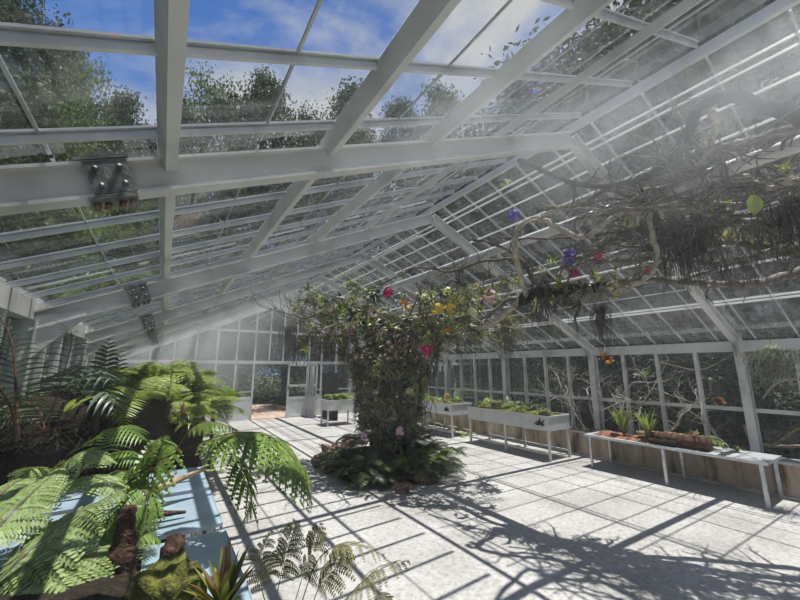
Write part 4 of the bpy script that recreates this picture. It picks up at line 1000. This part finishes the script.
TL = {'cone': ('conifer', 'dark green conifer growing outside the glass, one of the wood around the greenhouse'),
      'round': ('broadleaf_tree', 'bright green broadleaf tree growing outside the glass'),
      'dark': ('thicket_tree', 'very dark leafy tree growing outside the glass in shade')}
def tree(x, y, h, kind, fat=1.0, z0=-.14):
    nm, lb = TL[kind]
    t = thing(nm, lb, 'tree', (x, y, z0), {'cone': 'conifers outside', 'round': 'broadleaf trees outside', 'dark': 'dark trees outside'}[kind], tr.uniform(0, 6.28))
    t.scale = (h*fat, h*fat, h)
    inst('trunk', TRK, t); inst('crown', tr.choice(CR[kind]), t)
def tree_px(px, py, dist, kind, fat=1.0):
    d = ray(px, py); h = math.hypot(d.x, d.y); tree(d.x/h*dist, d.y/h*dist, EYE+.14+dist*d.z/h, kind, fat)
# silhouettes against the sky on the left
for px, py, ds, kd, ft in [(-70, -80, 15, 'cone', .8), (-5, -40, 19, 'cone', .7), (40, 12, 18, 'dark', .42), (66, 40, 21, 'cone', .6), (92, 70, 18, 'round', .34), (10, 70, 12, 'dark', .6), (62, 88, 13, 'round', .5),
                           (128, 92, 22, 'cone', .5), (212, 80, 26, 'round', .4), (185, 104, 23, 'cone', .6), (268, 72, 28, 'cone', .6), (240, 98, 25, 'dark', .4), (300, 112, 26, 'dark', .4),
                           (352, 84, 24, 'cone', .6), (400, 98, 26, 'cone', .6), (440, 86, 24, 'cone', .6), (330, 122, 22, 'dark', .5), (150, 132, 17, 'dark', .5), (100, 118, 15, 'dark', .5)]:
    tree_px(px, py, ds, kd, ft)
# thicket beside the left wall and behind the end wall
for i in range(15):
    tree(tr.uniform(-7.5, -4.2), -1.5+i*1.25+tr.uniform(-.5, .5), tr.uniform(4.0, 6.5), tr.choice(['dark', 'dark', 'round']), 1.1)
for i in range(11):
    x = -3+i*1.35
    if 1.8 < x < 4.6: continue
    tree(x+tr.uniform(-.3, .3), tr.uniform(14.2, 18), tr.uniform(4.5, 7.5), tr.choice(['dark', 'dark', 'cone']), 1.1)
for x, y in ((2.4, 20), (3.8, 21.5), (1.2, 18.8)): tree(x, y, 7, 'dark', 1.1)
# tall wood on the right
for i in range(12):
    tree(tr.uniform(11.6, 14), -4+i*1.7+tr.uniform(-.5, .5), tr.uniform(11, 14), tr.choice(['cone', 'dark', 'dark']), .8)
for i in range(9):
    tree(tr.uniform(14, 18), -3+i*2.6+tr.uniform(-.8, .8), tr.uniform(14, 18), tr.choice(['cone', 'dark']), .85)
# undergrowth against the right glazing
for i in range(13):
    tree(tr.uniform(8.7, 9.6), -1.2+i*1.15+tr.uniform(-.3, .3), tr.uniform(2.6, 3.8), 'dark', 1.4, -.35)

# ------------------------------------------------------------------ mist
def mist_mat():
    m, nt, out = base_mat('mist'); L = nt.links.new
    vs = nd(nt, 'ShaderNodeVolumeScatter'); vs.inputs['Color'].default_value = (.90, .955, 1, 1); vs.inputs['Anisotropy'].default_value = .25
    L(vs.outputs[0], out.inputs['Volume'])
    tc = nd(nt, 'ShaderNodeTexCoord'); P = tc.outputs['Object']
    n = nd(nt, 'ShaderNodeTexNoise'); n.inputs['Scale'].default_value = 2.3; n.inputs['Detail'].default_value = 5; n.inputs['Roughness'].default_value = .55; n.inputs['Distortion'].default_value = .6
    L(P, n.inputs['Vector'])
    cl = nd(nt, 'ShaderNodeMapRange'); cl.inputs[1].default_value = .34; cl.inputs[2].default_value = .66; L(n.outputs['Fac'], cl.inputs[0])
    tot = None
    for c, r, dens in MISTS:
        ds = nd(nt, 'ShaderNodeVectorMath', operation='DISTANCE'); L(P, ds.inputs[0]); ds.inputs[1].default_value = c
        mr = nd(nt, 'ShaderNodeMapRange'); mr.interpolation_type = 'SMOOTHSTEP'
        mr.inputs[1].default_value = 0; mr.inputs[2].default_value = r; mr.inputs[3].default_value = dens; mr.inputs[4].default_value = 0
        L(ds.outputs['Value'], mr.inputs[0])
        if tot is None: tot = mr.outputs[0]
        else:
            a = nd(nt, 'ShaderNodeMath', operation='ADD'); L(tot, a.inputs[0]); L(mr.outputs[0], a.inputs[1]); tot = a.outputs[0]
    mu = nd(nt, 'ShaderNodeMath', operation='MULTIPLY'); L(tot, mu.inputs[0]); L(cl.outputs[0], mu.inputs[1])
    ad = nd(nt, 'ShaderNodeMath', operation='ADD'); L(mu.outputs[0], ad.inputs[0]); ad.inputs[1].default_value = .006
    L(ad.outputs[0], vs.inputs['Density'])
    return m
MISTS = [(tuple(pix(q[0], q[1], q[2])), q[3], q[4]) for q in [
    (450, 105, 1.2, .42, 1.9), (490, 45, .95, .34, 1.2), (370, 140, 1.25, .40, .7), (560, 128, 1.75, .60, 1.1), (250, 200, 2.2, .7, .20),
    (720, 20, 1.6, 1.0, .75), (790, 40, 1.6, .8, .5), (620, 90, 2.4, 1.5, .12), (760, 170, 2.6, 1.6, .04),
    (225, 285, 6.6, 2.3, .50), (180, 350, 8.0, 2.3, .60), (680, 265, 4.2, 1.6, .20)]]
M['mist'] = mist_mat()
mz = ZR-.15
mv = [(XL+.1, ZE-.12), (XM, mz), (XR-.1, ZE-.12), (XR-.1, .9), (XL+.1, .9)]
mb = MB(); mb.add([(x, -1.2, z) for x, z in mv]+[(x, 12.15, z) for x, z in mv], [(4, 3, 2, 1, 0), (5, 6, 7, 8, 9)]+[((i+1) % 5, (i+1) % 5+5, i+5, i) for i in range(5)])
o = mb.build('mist', 'mist'); tag(o, 'white drifting mist hanging under the glass roof', 'mist', None, 'stuff')

# ------------------------------------------------------------------ sky and sun
w = bpy.data.worlds.new('sky'); scene.world = w; w.use_nodes = True
nt = w.node_tree; nt.nodes.clear(); L = nt.links.new
out = nd(nt, 'ShaderNodeOutputWorld'); bg = nd(nt, 'ShaderNodeBackground'); L(bg.outputs[0], out.inputs[0])
tc = nd(nt, 'ShaderNodeTexCoord')
sx = nd(nt, 'ShaderNodeSeparateXYZ'); L(tc.outputs['Generated'], sx.inputs[0])
r1 = ramp(nt, [(0, (.30, .48, .76)), (.25, (.22, .44, .88)), (.7, (.10, .27, .78)), (1, (.07, .20, .62))]); L(sx.outputs['Z'], r1.inputs[0])
mp = nd(nt, 'ShaderNodeMapping'); mp.inputs['Scale'].default_value = (1, 1, 1.6); mp.inputs['Location'].default_value = (.3, 1.1, .2); L(tc.outputs['Generated'], mp.inputs[0])
n = nd(nt, 'ShaderNodeTexNoise'); n.inputs['Scale'].default_value = 2.1; n.inputs['Detail'].default_value = 9; n.inputs['Roughness'].default_value = .58; n.inputs['Distortion'].default_value = .4
L(mp.outputs[0], n.inputs['Vector'])
dt = nd(nt, 'ShaderNodeVectorMath', operation='DOT_PRODUCT'); L(tc.outputs['Generated'], dt.inputs[0]); dt.inputs[1].default_value = tuple(ray(490, 20).normalized())
m1 = nd(nt, 'ShaderNodeMapRange'); m1.inputs[1].default_value = .72; m1.inputs[2].default_value = 1.0; m1.inputs[3].default_value = -.05; m1.inputs[4].default_value = .20; L(dt.outputs['Value'], m1.inputs[0])
ad = nd(nt, 'ShaderNodeMath', operation='ADD'); L(n.outputs['Fac'], ad.inputs[0]); L(m1.outputs[0], ad.inputs[1])
fd = nd(nt, 'ShaderNodeVectorMath', operation='DOT_PRODUCT'); L(tc.outputs['Generated'], fd.inputs[0]); fd.inputs[1].default_value = tuple(ray(300, 60).normalized())
m3 = nd(nt, 'ShaderNodeMapRange'); m3.inputs[1].default_value = .75; m3.inputs[2].default_value = .45; m3.inputs[3].default_value = 0; m3.inputs[4].default_value = .16; L(fd.outputs['Value'], m3.inputs[0])  # extra white cloud added outside the view to neutralise the blue ambient light
ad2 = nd(nt, 'ShaderNodeMath', operation='ADD'); L(ad.outputs[0], ad2.inputs[0]); L(m3.outputs[0], ad2.inputs[1]); ad = ad2
r2 = ramp(nt, [(.50, (0, 0, 0)), (.70, (1, 1, 1))]); L(ad.outputs[0], r2.inputs[0])
mx = nd(nt, 'ShaderNodeMixRGB'); L(r2.outputs[0], mx.inputs[0]); L(r1.outputs[0], mx.inputs[1]); mx.inputs[2].default_value = (.88, .89, .90, 1)
L(mx.outputs[0], bg.inputs[0]); bg.inputs[1].default_value = .68
sd = bpy.data.lights.new('sun', 'SUN'); sd.energy = 6.8; sd.angle = math.radians(.53); sd.color = (1, .965, .92)
so = bpy.data.objects.new('sun', sd); COL.objects.link(so); so.location = (3, 3, 30)
so.rotation_euler = V((.155, -.09, 1)).to_track_quat('Z', 'Y').to_euler()

vs = scene.view_settings; vs.view_transform = 'Standard'; vs.look = 'None'; vs.gamma = 1; vs.use_curve_mapping = False; vs.exposure = 0
cy = scene.cycles
cy.max_bounces = 10; cy.transparent_max_bounces = 32; cy.diffuse_bounces = 3; cy.glossy_bounces = 3; cy.volume_bounces = 1; cy.volume_step_rate = 3.0; cy.volume_max_steps = 96
cy.sample_clamp_indirect = 6; cy.caustics_reflective = False; cy.caustics_refractive = False
